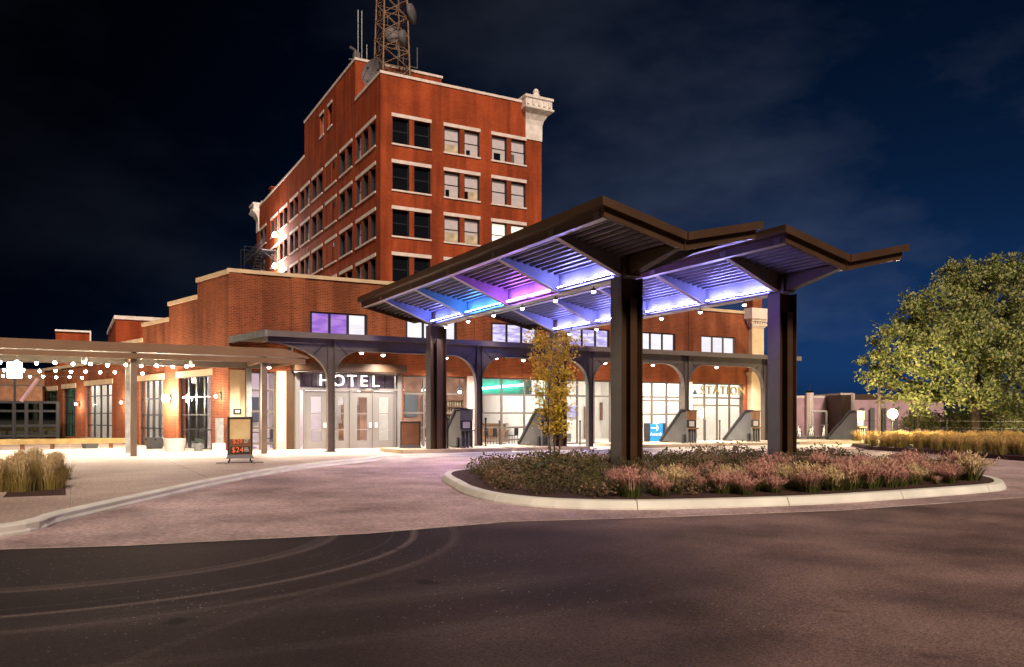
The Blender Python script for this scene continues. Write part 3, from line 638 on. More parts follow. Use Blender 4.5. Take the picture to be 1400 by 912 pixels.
# skewed side wall
WD = Vector((-.265, .964, 0)).normalized(); WN = Vector((-WD.y, WD.x, 0))   # outward to the left
def wx(s, n, z): p = Vector((6.2, FV, 0))+WD*s+WN*n; return (p.x, p.y, z)
sops = [(1.86, 5.58, 0, 3.42), (7.55, 10.95, 0, 3.42), (15.27, 20.1, .22, 3.42), (22.2, 24.9, .22, 3.36), (26.2, 28.85, .22, 3.3)]
for (a, b, zt) in ((.3, 3.32, 8.06), (3.32, 6.77, 7.28), (6.77, 10.36, 6.52), (10.36, 14.41, 5.72), (14.41, 38, 4.9)):
    seg = [(max(a, o[0]), min(b, o[1]), o[2], o[3]) for o in sops if o[0] < b and o[1] > a]
    m = MB(wx); cuts = sorted({a, b, *[k for o in seg for k in o[:2]]})
    for p, q in zip(cuts, cuts[1:]):
        mid = (p+q)/2; hit = [o for o in seg if o[0] < mid < o[1]]
        if hit:
            if hit[0][2] > 0: m.box(p, q, -.35, 0, 0, hit[0][2])
            m.box(p, q, -.35, 0, hit[0][3], zt-.2)
        else: m.box(p, q, -.35, 0, 0, zt-.2)
    m.build('side_wall', 'station_brick', st)
    MB(wx).box(a-(0 if a > .5 else .36), b+.05, -.42, .07, zt-.2, zt).build('coping', 'tan_stone', st)
MB(wx).box(0.012, .3, -.34, .0, 0, 7.86).build('corner_quoin', 'station_brick', st)
def W2(s, n): p = Vector((6.2, FV, 0))+WD*s+WN*n; return p.x, p.y
# side doors and windows: grid frames with panes
for k, (a, b, z0, z1) in enumerate(sops):
    MB(wx).box(a-.2, b+.2, -.02, .05, z1, z1+.3).build('stone_lintel', 'tan_stone', st)
    fr = MB(wx); nx_ = 4; rows_ = (0, .78, 1.5, 2.55, z1-z0) if k >= 2 else (0, .9, 1.6, 2.45, z1-z0)
    for i in range(nx_+1): c = a+.03+(b-a-.06)*i/nx_; t = .07 if (k < 2 and i in (1, 2, 3)) else .035; fr.box(c-t, c+t, -.22, -.12, z0, z1)
    for r_ in rows_: fr.box(a, b, -.215, -.125, z0+r_-.03, z0+r_+.03)
    f = fr.build('door' if k < 2 else 'window', 'black_frame', st)
    for i in range(nx_):
        c0 = a+.03+(b-a-.06)*i/nx_+.04; c1 = a+.03+(b-a-.06)*(i+1)/nx_-.04
        for r0, r1 in zip(rows_, rows_[1:]): MB(wx).box(c0, c1, -.18, -.17, z0+r0+.03, z0+r1-.03).build('pane', 'clear_glass' if k < 3 else 'green_glass', f)
# hotel entrance
e = st
en = MB()
for a, b in ((9.09, 9.29), (14.03, 14.23)): en.box(a, b, FV-.30, FV-.02, 0, 3.55)
en.box(9.29, 14.03, FV-.28, FV-.03, 2.74, 2.86).box(9.29, 14.03, FV-.28, FV-.03, 3.50, 3.57)
en.build('entrance_frame', 'grey_frame', st)
MB().box(8.95, 14.35, FV-.75, FV-.01, 3.62, 4.0).build('entrance_hood', 'bronze_paint', st)
dcent = [9.55, 10.62, 11.75, 12.85]
for i, u in enumerate(dcent):
    d_ = MB(); u1 = u+1.03
    for (a, b, z0, z1) in ((u, u+.27, 0, 2.70), (u1-.27, u1, 0, 2.70), (u+.27, u1-.27, 0, .38), (u+.27, u1-.27, 2.42, 2.70), (u+.27, u1-.27, 1.62, 1.68), (u+.27, u1-.27, .86, .92)): d_.box(a, b, FV-.20, FV-.14, z0+.01, z1)
    dd = d_.build('door', 'grey_frame', st)
    for z0, z1 in ((.38, .86), (.92, 1.62), (1.68, 2.42)): MB().box(u+.27, u1-.27, FV-.175, FV-.165, z0, z1).build('pane', 'clear_glass', dd)
    s_ = u1-.16 if i % 2 == 0 else u+.06
    MB().box(s_, s_+.10, FV-.26, FV-.20, 1.0, 1.22).build('handle', 'white_paint', dd)
MB().box(10.585, 10.615, FV-.24, FV-.1, 0, 2.74).box(11.66, 11.74, FV-.26, FV-.1, 0, 2.74).box(12.79, 12.84, FV-.24, FV-.1, 0, 2.74).box(13.89, 13.95, FV-.25, FV-.1, 0, 2.74).box(9.48, 9.54, FV-.25, FV-.1, 0, 2.74).build('door_posts', 'grey_frame', st)
tr = MB()
for i in range(9): c = 9.29+4.74*i/8; MB().box(c-.02, c+.02, FV-.16, FV-.1, 2.86, 3.50).build('transom_bar', 'black_frame', st)
MB().box(9.30, 14.02, FV-.135, FV-.128, 2.87, 3.49).build('transom_glass', 'clear_glass', st)
MB().box(9.30, 14.02, FV+.1, FV+.14, 2.80, 3.6).build('transom_panel', 'transom_violet', st)
def text3d(txt, loc, size, rz, m, parent, name, ext=.03, xs=1.0):
    c = bpy.data.curves.new(name, 'FONT'); c.body = txt; c.size = size; c.extrude = ext; c.align_x = 'CENTER'; c.align_y = 'CENTER'; c.materials.append(MAT[m]); c.resolution_u = 3
    tmp = bpy.data.objects.new(name+'_tmp', c); COL.objects.link(tmp); me = bpy.data.meshes.new_from_object(tmp.evaluated_get(bpy.context.evaluated_depsgraph_get())); bpy.data.objects.remove(tmp)
    ob = bpy.data.objects.new(name, me); COL.objects.link(ob); o = ORG[parent.name] if parent else (0, 0, 0)
    ob.location = (loc[0]-o[0], loc[1]-o[1], loc[2]-o[2]); ob.rotation_euler = (pi/2, 0, rz); ob.scale = (xs, 1, 1)
    if parent: ob.parent = parent
    ORG[ob.name] = loc; return ob
for ch, u in zip('HOTEL', (10.42, 11.08, 11.72, 12.30, 12.88)): text3d(ch, (u, FV-.36, 3.18), .78, 0, 'letter_white', st, 'letter', .05, 1.0)
for ch, u in zip('STATION', (33.36, 33.88, 34.44, 34.98, 35.36, 35.86, 36.52)): text3d(ch, (u, FV-.30, 3.08), .72, 0, 'letter_cream', st, 'letter', .05, 1.0)
# glazed bays
def glazed(a, b, cols, rows, door=None, z1=3.55, frame='arcade_paint', v=FV+.08):
    fr = MB(); t = .045
    for i in range(cols+1): c = a+.04+(b-a-.08)*i/cols; fr.box(c-t, c+t, v, v+.10, 0.005, z1)
    for r_ in rows: fr.box(a, b, v+.005, v+.095, r_-t, r_+t)
    f = fr.build('glazed_bay', frame, st)
    rr = [.02]+[r for r in rows if .05 < r < z1-.05]+[z1]
    for i in range(cols):
        c0 = a+.04+(b-a-.08)*i/cols+t; c1 = a+.04+(b-a-.08)*(i+1)/cols-t
        for p, q in zip(rr, rr[1:]): MB().box(c0, c1, v+.045, v+.053, p+t, q-t).build('pane', 'clear_glass', f)
glazed(6.95, 8.25, 2, (0.3, 1.0, 1.75, 2.7, 3.51)); glazed(14.40, 17.85, 3, (.3, .95, 1.7, 2.66, 3.51)); glazed(18.55, 22.75, 3, (.3, .95, 1.7, 2.66, 3.51))
glazed(23.55, 28.05, 4, (.04, 2.66, 3.51)); glazed(28.75, 32.10, 3, (.04, 1.65, 2.45, 2.66, 3.51)); glazed(32.85, 36.95, 4, (.04, 2.2, 2.66, 3.51))
for a in (8.74,): MB().box(a, 9.09, FV-.02, FV+.2, 0, 3.6).build('brown_post', 'bronze_paint', st)
MB().box(6.40, 6.73, FV-.085, FV-.05, 1.62, 1.86).build('plaque', 'black_frame', st); MB().box(6.47, 6.66, FV-.092, FV-.086, 1.68, 1.80).build('plaque_emblem', 'poster_grey', st)
# interior: floor, ceiling, walls, lamps
MB().box(6.6, 38.1, FV+.36, 47.5, -.02, .01).build('inside_floor', 'floor_tile', st)
MB().box(6.6, 38.1, FV+.36, 47.5, 4.55, 4.65).build('inside_ceiling', 'ceiling_white', st)
MB().box(6.6, 38.1, 46.6, 46.9, .01, 4.55).build('inside_back_wall', 'wall_cream', st)
MB().box(14.2, 14.4, FV+.4, 41.5, .01, 4.5).box(23.0, 23.2, FV+.4, 46.6, .01, 4.5).box(32.3, 32.5, FV+.4, 46.6, .01, 4.5).build('partitions', 'wall_cream', st)
MB().box(37.85, 37.95, FV+.4, 46.6, .012, 4.5).build('inside_end_wall', 'wall_cream', st)
lampmesh = MB().box(-.8, .8, -.3, .3, -.05, 0).mesh('ceiling_lamp', 'ceiling_lamp')
for u in (10.2, 12.8, 16.4, 19.4, 21.8, 24.8, 27.2, 29.6, 31.4, 33.8, 36.2):
    for v in (39.6, 43.0):
        inst('ceiling_lamp', lampmesh, st, (u, v, 4.5))
pl_ = MB().box(-1.2, 1.2, -.25, .25, -.05, 0).mesh('purple_lamp', 'purple_lamp')
for u, v in ((8.0, 39.2), (8.4, 41.5), (15.8, 41), (10.5, 44.5), (17, 38.9)): inst('ceiling_lamp', pl_, st, (u, v, 4.45))
MB().box(15.0, 22.9, 46.45, 46.54, .02, 4.4).box(33.2, 37.8, 46.45, 46.54, .02, 2.6).build('accent_wall', 'accent_brown', st)
MB().box(14.41, 14.46, FV+.5, 41.4, .02, 4.4).box(23.21, 23.26, 40.5, 46.4, .02, 4.4).build('side_panel', 'accent_grey', st)
# back wall dressing
rr_ = random.Random(4)
for u in [7.4+1.3*i for i in range(23)]:
    if 14 < u < 14.6: continue
    k = rr_.random(); wd_ = rr_.uniform(.5, 1.0)
    if k < .3: MB().box(u, u+wd_, 46.36, 46.44, .02, 2.2).build('inside_door', rr_.choice(['bar_wood', 'grey_frame', 'planter_pale']), st)
    elif k < .75: MB().box(u, u+wd_, 46.38, 46.44, 1.2+rr_.random()*.4, 2.1+rr_.random()*.9).build('picture_board', rr_.choice(['poster_glow', 'pink_block', 'planter_dark', 'tan_stone', 'poster_brown', 'pane_lavender']), st)
pdm = MB().lathe([(.02, .32), (.05, .28), (.16, 0), (.14, -.02)], (0, 0, 0), 10).tube((0, 0, .3), (0, 0, 1.4), .012, 4).mesh('pendant', 'black_frame'); pgm = MB().ball((0, 0, -.03), .10, 8, 6).mesh('globe', 'lamp_hot')
for u, v in ((10.0, 41), (11.6, 41), (13.2, 41), (15.2, 40), (16.4, 40), (17.5, 40), (19.2, 41.5), (20.4, 41.5), (21.6, 41.5), (29.4, 40.6), (30.6, 40.6), (33.8, 40.5), (35.4, 40.5)):
    q = inst('pendant_lamp', pdm, st, (u, v, 2.95)); ORG[q.name] = (u, v, 2.95); inst('globe', pgm, q, (u, v, 2.95))
MB().box(10.2, 13.2, 43.6, 44.2, .012, 1.1).box(10.1, 13.3, 43.5, 44.25, 1.1, 1.16).build('reception_desk', 'bar_wood', st)
MB().box(24.0, 26.4, 41.2, 41.9, .012, .5).box(24.0, 26.4, 41.75, 41.9, .5, 1.0).build('waiting_bench', 'grey_frame', st)
# the patio room behind the side wall
MB(wx).box(.6, 30, -6, -5.8, 0, 4.2).build('inside_wall', 'wall_cream', st); MB(wx).box(.5, 30, -5.8, -.36, 4.7, 4.8).build('inside_ceiling', 'ceiling_white', st); MB(wx).box(.5, 30, -5.8, -.36, -.02, .012).build('inside_floor', 'floor_tile', st)
MB(wx).box(12.5, 30, -2.9, -2.75, .012, 4.7).box(29.8, 30, -2.75, -.36, .012, 4.7).build('inside_wall', 'wall_cream', st)
for s_ in (15.5, 18.5, 23.5, 27.5): p = W2(s_, -1.4); inst('ceiling_lamp', lampmesh, st, (p[0], p[1], 4.6))
for s_ in (3.7, 9): p = W2(s_, -2.4); inst('ceiling_lamp', lampmesh, st, (p[0], p[1], 4.6))
# furniture seen through the glass
bar_ = thing('bar_counter', (19.2, 43.0, 0), 'long dark wood bar counter with bottle shelves inside the hall', 'counter')
MB().box(18.9, 22.7, 42.6, 43.2, .01, 1.05).box(18.8, 22.8, 42.45, 43.3, 1.05, 1.12).build('counter', 'bar_wood', bar_)
b_ = MB()
for z_ in (1.2, 1.65, 2.1, 2.55): b_.box(18.9, 22.7, 45.9, 46.3, z_, z_+.05)
for u in (18.9, 20.2, 21.5, 22.65): b_.box(u, u+.05, 45.95, 46.3, .8, 2.6)
b_.build('shelves', 'bar_wood', bar_)
bt = MB()
for z_ in (1.25, 1.70, 2.15):
    for i in range(22): bt.lathe([(.05, 0), (.05, .2), (.018, .26), (.018, .33)], (19.05+i*.165, 46.1, z_), 6)
bt.build('bottles', 'warm_lit', bar_)
tb_leg = MB().tube((0, 0, 0), (0, 0, .72), .04, 6).tube((0, 0, 0), (0, 0, .03), .25, 10).mesh('leg', 'black_frame'); tb_top = MB().lathe([(.42, .72), (.45, .74), (.45, .76), (.40, .77)], (0, 0, 0), 16).mesh('top', 'bar_wood')
chm = MB().box(-.21, .21, -.2, .2, .44, .48).box(-.21, .21, .17, .21, .48, .9)
for a in (-.18, .18):
    for b in (-.17, .18): chm.tube((a, b, 0), (a, b, .45), .02, 5)
chm = chm.mesh('dining_chair', 'black_frame')
for i, (u, v) in enumerate(((15.4, 39.6), (16.9, 40.2), (19.4, 39.4), (21.0, 39.9), (7.6, 40.0), (29.8, 40.2))):
    t_ = thing('dining_table', (u, v, .012), 'small round dining table inside the hall, seen through the glass', 'table', 'dining tables inside the hall')
    inst('leg', tb_leg, t_, (u, v, .012)); inst('top', tb_top, t_, (u, v, .012))
    for dx, rz in ((-.75, pi/2), (.75, -pi/2)):
        o = inst('dining_chair', chm, None, (u+dx, v, .012), rz); tag(o, 'slim black chair at a round table inside the hall', 'chair', 'dining chairs inside the hall')
ng = thing('neon_tube', (20.0, 39.2, 3.0), 'bright green neon tube hanging inside the shop window', 'neon light')
MB().tube((18.75, 39.2, 2.95), (20.6, 39.2, 3.14), .06, 8).build('tube', 'neon_green', ng); MB().tube((20.66, 39.2, 3.15), (22.0, 39.2, 3.27), .06, 8).build('tube', 'neon_green', ng)
MB().tube((19.2, 39.2, 3.0), (19.2, 39.2, 4.5), .012, 4).tube((21.6, 39.2, 3.25), (21.6, 39.2, 4.5), .012, 4).build('hangers', 'black_frame', ng)
MB().box(18.6, 22.7, 39.5, 39.6, 2.7, 3.7).build('backing', 'dish_white', ng)

# roof volumes behind the porch
rb = thing('rear_brick_block', (0, 66, 0), 'dark brick rear block with pale coping beyond the stepped side wall', 'building')
q0, q1 = pv(158, 429, 58), pv(236, 420, 60)
MB().box(pv(158, 429, 62).x, pv(250, 429, 62).x, 62, 74, 0, 8.2).build('wall', 'tower_brick', rb); MB().box(pv(158, 429, 62).x-.1, pv(250, 429, 62).x+.1, 61.9, 74.1, 8.2, 8.45).build('coping', 'limestone', rb)
cb = thing('roof_box', (pv(100, 455, 70).x, 70, 0), 'small dark brick stair head with white edge flashing above the porch', 'building')
MB().box(pv(76, 455, 70).x, pv(123, 455, 70).x, 70, 73, 0, pv(100, 454, 70).z).build('wall', 'tower_brick', cb)
MB().box(pv(75, 455, 70).x, pv(124.5, 455, 70).x, 69.85, 73.1, pv(100, 454, 70).z, pv(100, 451.5, 70).z).box(pv(122.5, 455, 70).x, pv(124.5, 455, 70).x, 69.8, 69.99, 5, pv(100, 453.5, 70).z).build('flashing', 'white_paint', cb)

# ------------------------------------------------------------------ ARCADE ALONG THE FRONT
AV = 34.4
ar = thing('arcade_canopy', (9.83, AV, 0), 'dark steel arcade with arched brackets sheltering the hotel and station doors', 'canopy')
acol = [9.83, 16.88, 23.15, 29.39, 35.26]
ZB, ZT = 4.37, 4.80
MB().hexa([(7.1, AV-.35, ZT+.12), (37.75, AV-.35, ZT+.12), (37.75, FV-.06, ZT+.12), (6.28, FV-.06, ZT+.12)], [(7.1, AV-.35, ZT+.2), (37.75, AV-.35, ZT+.2), (37.75, FV-.06, ZT+.3), (6.28, FV-.06, ZT+.3)]).build('roof', 'roof_grey', ar)
MB().hexa([(7.16, AV-.28, ZT+.06), (37.7, AV-.28, ZT+.06), (37.7, FV-.07, ZT+.06), (6.35, FV-.07, ZT+.06)], [(7.16, AV-.28, ZT+.11), (37.7, AV-.28, ZT+.11), (37.7, FV-.07, ZT+.11), (6.35, FV-.07, ZT+.11)]).build('soffit', 'soffit', ar)
MB().box(7.1, 37.8, AV-.45, AV-.36, ZT+.0, ZT+.24).build('gutter', 'steel_paint', ar)
MB().hexa([(7.0, AV-.45, ZT-.02), (7.1, AV-.45, ZT-.02), (6.33, FV-.07, ZT-.02), (6.2, FV-.07, ZT-.02)], [(7.0, AV-.45, ZT+.26), (7.1, AV-.45, ZT+.26), (6.33, FV-.07, ZT+.26), (6.2, FV-.07, ZT+.26)]).build('end_fascia', 'galv', ar)
# longitudinal beam between brackets
for a, b in zip(acol, acol[1:]): MB().box(a+.16, b-.16, AV-.06, AV+.06, ZB, ZT+.05).build('beam', 'arcade_paint', ar); MB().box(a+1.4, b-1.4, AV-.14, AV+.14, ZB-.03, ZB).build('beam_flange', 'arcade_paint', ar)
MB().box(35.4, 37.75, AV-.06, AV+.06, ZB, ZT+.05).build('beam', 'arcade_paint', ar); MB().box(7.2, 9.68, AV-.06, AV+.06, 4.62, ZT+.05).build('beam', 'arcade_paint', ar)
for k, u in enumerate(acol):
    c = MB().box(u-.15, u-.13, AV-.14, AV+.14, 0, ZT+.04).box(u+.13, u+.15, AV-.14, AV+.14, 0, ZT+.04).box(u-.13, u+.13, AV-.02, AV+.02, 0, ZT+.03).box(u-.22, u+.22, AV-.22, AV+.22, .002, .03)
    co = c.build('column', 'arcade_paint', ar)
    for sgn in (-1, 1):
        R = 2.55 if (k == 0 and sgn < 0) else 1.28; z0 = 3.15; z1 = 4.60 if (k == 0 and sgn < 0) else ZB-.004
        pts = [(u+sgn*(.155+R*(1-cos(t*pi/2/10))), z0+(z1-z0)*sin(t*pi/2/10)) for t in range(11)]
        poly = [(u+sgn*.155, z0)]+pts[1:]+[(pts[-1][0], z1+.003), (u+sgn*.155, z1+.003)]
        poly = poly if sgn < 0 else poly[::-1]
        MB().prism(poly, lambda a, b: (a, AV-.03, b), lambda a, b: (a, AV+.03, b)).build('bracket_web', 'arcade_paint', co)
        rm = MB()
        for (a0, b0), (a1, b1) in zip(pts, pts[1:]):
            L = hypot(a1-a0, b1-b0); nx, nz = -(b1-b0)/L*.025, (a1-a0)/L*.025
            rm.hexa([(a0, AV-.13, b0), (a1, AV-.13, b1), (a1, AV+.13, b1), (a0, AV+.13, b0)], [(a0+nx, AV-.13, b0+nz), (a1+nx, AV-.13, b1+nz), (a1+nx, AV+.13, b1+nz), (a0+nx, AV+.13, b0+nz)])
        rm.build('bracket_rim', 'steel_paint', co)
        MB().tube((u+sgn*.2, AV-.05, ZB+.33), (u+sgn*.75, AV-.05, ZB-.22), .022, 4).build('stiffener', 'black_frame', co)
# downlights under the arcade
dl = MB().lathe([(.10, 0), (.12, .02), (.12, .22), (.03, .26), (.03, .45)], (0, 0, 0), 10).mesh('downlight_can', 'galv'); dd_ = MB().lathe([(.005, -.075), (.05, -.065), (.08, -.035), (.09, -.004)], (0, 0, 0), 10).mesh('lens', 'spot_disc')
for (u, v) in ((8.6, 36.4), (11.6, 35.6), (12.9, 36.4), (15.3, 35.6), (16.2, 36.6), (18.4, 35.5), (20.3, 36.2), (22.2, 36.4), (25.2, 36.0), (27.3, 35.7), (28.6, 36.2), (30.4, 36.0), (31.0, 35.6), (33.1, 36.0), (36.3, 36.0)):
    f = inst('downlight', dl, ar, (u, v, 4.40)); ORG[f.name] = (u, v, 4.40); inst('lens', dd_, f, (u, v, 4.40))
    lamp(f, (u, v, 4.26), 1500, (1, .88, .78), size=150, blend=.9)

# ------------------------------------------------------------------ TWO BUTTERFLY CANOPIES OVER THE DRIVE
def butterfly(uc, label, leds):
    HW, V0, V1 = 2.45, 15.98, 34.3
    cols = (18.4, 31.8); rbs = [18.4+3.35*i for i in range(5)]
    t = thing('butterfly_canopy', (uc, 25, 0), label, 'canopy', 'butterfly canopies over the drive')
    def zu(d): return 5.93+.545*d/HW           # deck underside at distance d from the valley
    for sg in (-1, 1):
        # deck
        def P(d, v, z): return (uc+sg*d, v, z)
        e = HW+.14
        dk = MB().hexa([P(.02, V0-.14, zu(.02)), P(e, V0-.14, zu(e)), P(e, V1+.14, zu(e)), P(.02, V1+.14, zu(.02))], [P(.02, V0-.14, zu(0)+.21), P(e, V0-.14, zu(e)+.21), P(e, V1+.14, zu(e)+.21), P(.02, V1+.14, zu(0)+.21)])
        dk.build('roof_deck', 'bronze_paint', t)
        MB().hexa([P(.2, V0+.09, zu(.2)-.02), P(HW-.07, V0+.09, zu(HW-.07)-.02), P(HW-.07, V1-.09, zu(HW-.07)-.02), P(.2, V1-.09, zu(.2)-.02)], [P(.2, V0+.09, zu(.2)-.004), P(HW-.07, V0+.09, zu(HW-.07)-.004), P(HW-.07, V1-.09, zu(HW-.07)-.004), P(.2, V1-.09, zu(.2)-.004)]).build('deck_shade', 'shade_black', t)  # black sheet added under the deck: shade between slats put into colour
        # battens under the deck, running lengthwise
        for i in range(10):
            d = .30+i*.212
            MB().hexa([P(d, V0+.10, zu(d)-.085), P(d+.05, V0+.10, zu(d+.05)-.085), P(d+.05, V1-.1, zu(d+.05)-.085), P(d, V1-.1, zu(d)-.085)], [P(d, V0+.10, zu(d)-.021), P(d+.05, V0+.10, zu(d+.05)-.021), P(d+.05, V1-.1, zu(d+.05)-.021), P(d, V1-.1, zu(d)-.021)]).build('slat', 'slat_paint', t)
        # edge fascia along the outer eave, and the end fascias
        MB().hexa([P(HW-.06, V0, 6.26), P(HW, V0, 6.26), P(HW, V1, 6.26), P(HW-.06, V1, 6.26)], [P(HW-.06, V0, zu(HW)-.005), P(HW, V0, zu(HW)-.005), P(HW, V1, zu(HW)-.005), P(HW-.06, V1, zu(HW)-.005)]).build('eave_fascia', 'bronze_paint', t)
        MB().hexa([P(HW-.2, V0+.05, 6.245), P(HW, V0+.05, 6.245), P(HW, V1-.05, 6.245), P(HW-.2, V1-.05, 6.245)], [P(HW-.2, V0+.05, 6.257), P(HW, V0+.05, 6.257), P(HW, V1-.05, 6.257), P(HW-.2, V1-.05, 6.257)]).build('eave_flange', 'pale_steel', t)
        for va, vb in ((V0, V0+.08), (V1-.08, V1)):
            MB().hexa([P(.012, va, 5.70), P(HW-.062, va, 6.25), P(HW-.062, vb, 6.25), P(.012, vb, 5.70)], [P(.012, va, zu(0)-.006), P(HW-.062, va, zu(HW)-.006), P(HW-.062, vb, zu(HW)-.006), P(.012, vb, zu(0)-.006)]).build('end_fascia', 'bronze_paint', t)
        for v in rbs+[V0+.3, V1-.3]:
            a_, b2_ = sorted((uc+sg*(HW+.002), uc+sg*(HW+.018))); MB().box(a_, b2_, v-.12, v+.12, 6.28, 6.44).build('splice_plate', 'steel_paint', t)
        # tapered ribs
        for v in rbs:
            r_ = MB().hexa([P(.17, v-.05, 5.40), P(HW-.07, v-.05, 6.28), P(HW-.07, v+.05, 6.28), P(.17, v+.05, 5.40)], [P(.17, v-.05, zu(.17)-.023), P(HW-.07, v-.05, zu(HW)-.023), P(HW-.07, v+.05, zu(HW)-.023), P(.17, v+.05, zu(.17)-.023)])
            ro = r_.build('rib', 'canopy_under', t)
            MB().hexa([P(.17, v-.10, 5.385), P(HW-.07, v-.10, 6.265), P(HW-.07, v+.10, 6.265), P(.17, v+.10, 5.385)], [P(.17, v-.10, 5.398), P(HW-.07, v-.10, 6.278), P(HW-.07, v+.10, 6.278), P(.17, v+.10, 5.398)]).build('rib_flange', 'pale_steel', ro)
        # led strips beside the beam
        for i in range(4):
            for j in range(2):
                a = rbs[i]+.28+j*1.5
                lo_ = MB().box(min(uc+sg*.30, uc+sg*.36), max(uc+sg*.30, uc+sg*.36), a, a+1.3, 5.475, 5.51).build('led_strip', leds[i], t)
                ti, to = (.21, .29) if (uc < 15 and i == 1) or (uc > 15 and i > 2) else (.26, .42)  # added tray shaped to block LED spill; narrow where spill should reach the ground
                MB().box(min(uc+sg*ti, uc+sg*to), max(uc+sg*ti, uc+sg*to), a-.03, a+1.33, 5.44, 5.47).build('led_shield', 'steel_paint', lo_)
    # valley beam
    MB().box(uc-.012, uc+.012, rbs[0]-.28, rbs[-1]+.28, 5.385, 5.92).box(uc-.16, uc-.02, rbs[0], rbs[-1], 5.42, 5.93).box(uc+.02, uc+.16, rbs[0], rbs[-1], 5.42, 5.93).build('valley_beam', 'canopy_under', t)
    MB().box(uc-.20, uc+.20, rbs[0]-.3, rbs[-1]+.3, 5.35, 5.38).build('beam_flange', 'pale_steel', t)
    # overhang arms at both ends
    for va, vb in ((V0+.12, cols[0]-.3), (cols[1]+.3, V1-.12)):
        z0 = (5.80, 5.40) if va < 20 else (5.40, 5.80)
        MB().hexa([(uc-.09, va, z0[0]), (uc+.09, va, z0[0]), (uc+.15, vb, z0[1]), (uc-.15, vb, z0[1])], [(uc-.09, va, 5.915), (uc+.09, va, 5.915), (uc+.15, vb, 5.915), (uc-.15, vb, 5.915)]).build('overhang_arm', 'bronze_paint', t)
    # cruciform columns
    for v in cols:
        zb = 0.0
        c = MB()
        c.box(uc-.36, uc-.325, v-.26, v+.26, zb, 5.345).box(uc+.325, uc+.36, v-.26, v+.26, zb, 5.345).box(uc-.325, uc+.325, v-.02, v+.02, zb, 5.345)
        c.box(uc-.11, uc+.11, v-.33, v-.30, zb, 4.75).box(uc-.11, uc+.11, v+.30, v+.33, zb, 4.75).box(uc-.02, uc+.02, v-.30, v-.02, zb, 4.75).box(uc-.02, uc+.02, v+.02, v+.30, zb, 4.75)
        co = c.build('column', 'column_lit_grey' if False else 'bronze_paint', t)
        MB().box(uc-.366, uc-.361, v-.25, v+.25, zb+.01, 5.33).build('lit_face', 'column_lit_grey', co)  # paler sheet on the left face only: light on that side put into colour
        MB().box(uc-.5, uc+.5, v-.42, v+.42, -.02, .05).build('base_plate', 'galv', co)
        MB().box(uc-.24, uc+.24, v-.28, v+.28, 5.385, 5.91).build('head_box', 'bronze_paint', co)
    # small downlights hung from the beam
    for i in range(6):
        v = 20.0+i*2.15; f = inst('downlight', dl, t, (uc-.02, v, 5.21), 0, (.6, .6, .35)); ORG[f.name] = (uc-.02, v, 5.21)
        q = inst('lens', dd_, f, (uc-.02, v, 5.21), 0, (1.2, 1.2, 2.2)); lamp(f, (uc-.02, v, 5.0), 170, (1, .86, .9), size=140)
    return t
butterfly(13.62, 'steel butterfly canopy with purple and blue lit bays, nearer the hotel doors', ['led_periwinkle', 'led_purple', 'led_cyan', 'led_blue'])
butterfly(19.62, 'steel butterfly canopy with pale violet lit bays, nearer the leafy tree by the fence', ['led_periwinkle', 'led_periwinkle', 'led_periwinkle', 'led_periwinkle'])

# ------------------------------------------------------------------ PORCH ON THE LEFT WITH STRING LIGHTS
po = thing('porch_canopy', (2.1, 35.7, 0), 'flat tan porch roof on slim posts beside the patio', 'canopy')
PV0, PV1, PL = 33.75, 38.2, -17
MB().box(PL, 7.7, PV0, PV0+.12, 3.94, 4.29).build('upper_fascia', 'porch_paint', po)
MB().prism([(7.7, 3.96), (8.75, 3.93), (8.75, 3.99), (7.7, 4.29)], lambda a, b: (a, PV0, b), lambda a, b: (a, PV0+.12, b)).build('fascia_tip', 'porch_paint', po)
MB().box(PL, 8.6, PV0+.05, PV0+.15, 3.70, 3.90).build('lower_fascia', 'porch_paint', po)
MB().hexa([(8.5, PV0+.1, 3.72), (8.6, PV0+.1, 3.72), (8.0, 37.4, 3.72), (7.9, 37.4, 3.72)], [(8.5, PV0+.1, 3.93), (8.6, PV0+.1, 3.93), (8.0, 37.4, 3.93), (7.9, 37.4, 3.93)]).build('end_fascia', 'porch_paint', po)
MB().hexa([(PL, PV0+.13, 3.96), (8.5, PV0+.13, 3.96), (7.9, 37.4, 3.96), (PL, 37.4, 3.96)], [(PL, PV0+.13, 4.02), (8.5, PV0+.13, 4.02), (7.9, 37.4, 4.02), (PL, 37.4, 4.02)]).build('roof', 'roof_grey', po)
MB().box(PL, 7.8, 37.3, 37.45, 3.66, 3.955).build('rear_beam', 'steel_paint', po)
for u in (-12.4, -7.54, -2.70, 2.14, 6.98):
    MB().box(u-.07, u+.07, PV0+.13, 37.3, 3.75, 3.955).build('rafter', 'porch_paint', po)
    for v in (34.1, 37.35): MB().box(u-.11, u+.11, v-.11, v+.11, 0, 3.94 if v < 35 else 3.655).build('post', 'porch_column' if v < 35 else 'galv', po)
for u in (-9.8, -4.9, .5, 4.4, 7.5):
    f = inst('downlight', dl, po, (u, 35.6, 3.62), 0, (.9, .9, .8)); ORG[f.name] = (u, 35.6, 3.62); inst('lens', dd_, f, (u, 35.6, 3.62)); lamp(f, (u, 35.6, 3.50), 1800, (1, .86, .68), size=155)
bulb = MB().ball((0, 0, -.09), .06, 10, 7).mesh('bulb', 'bulb'); cap_ = MB().lathe([(.03, -.04), (.03, .02), (.01, .03)], (0, 0, 0), 6).mesh('socket', 'black_frame')
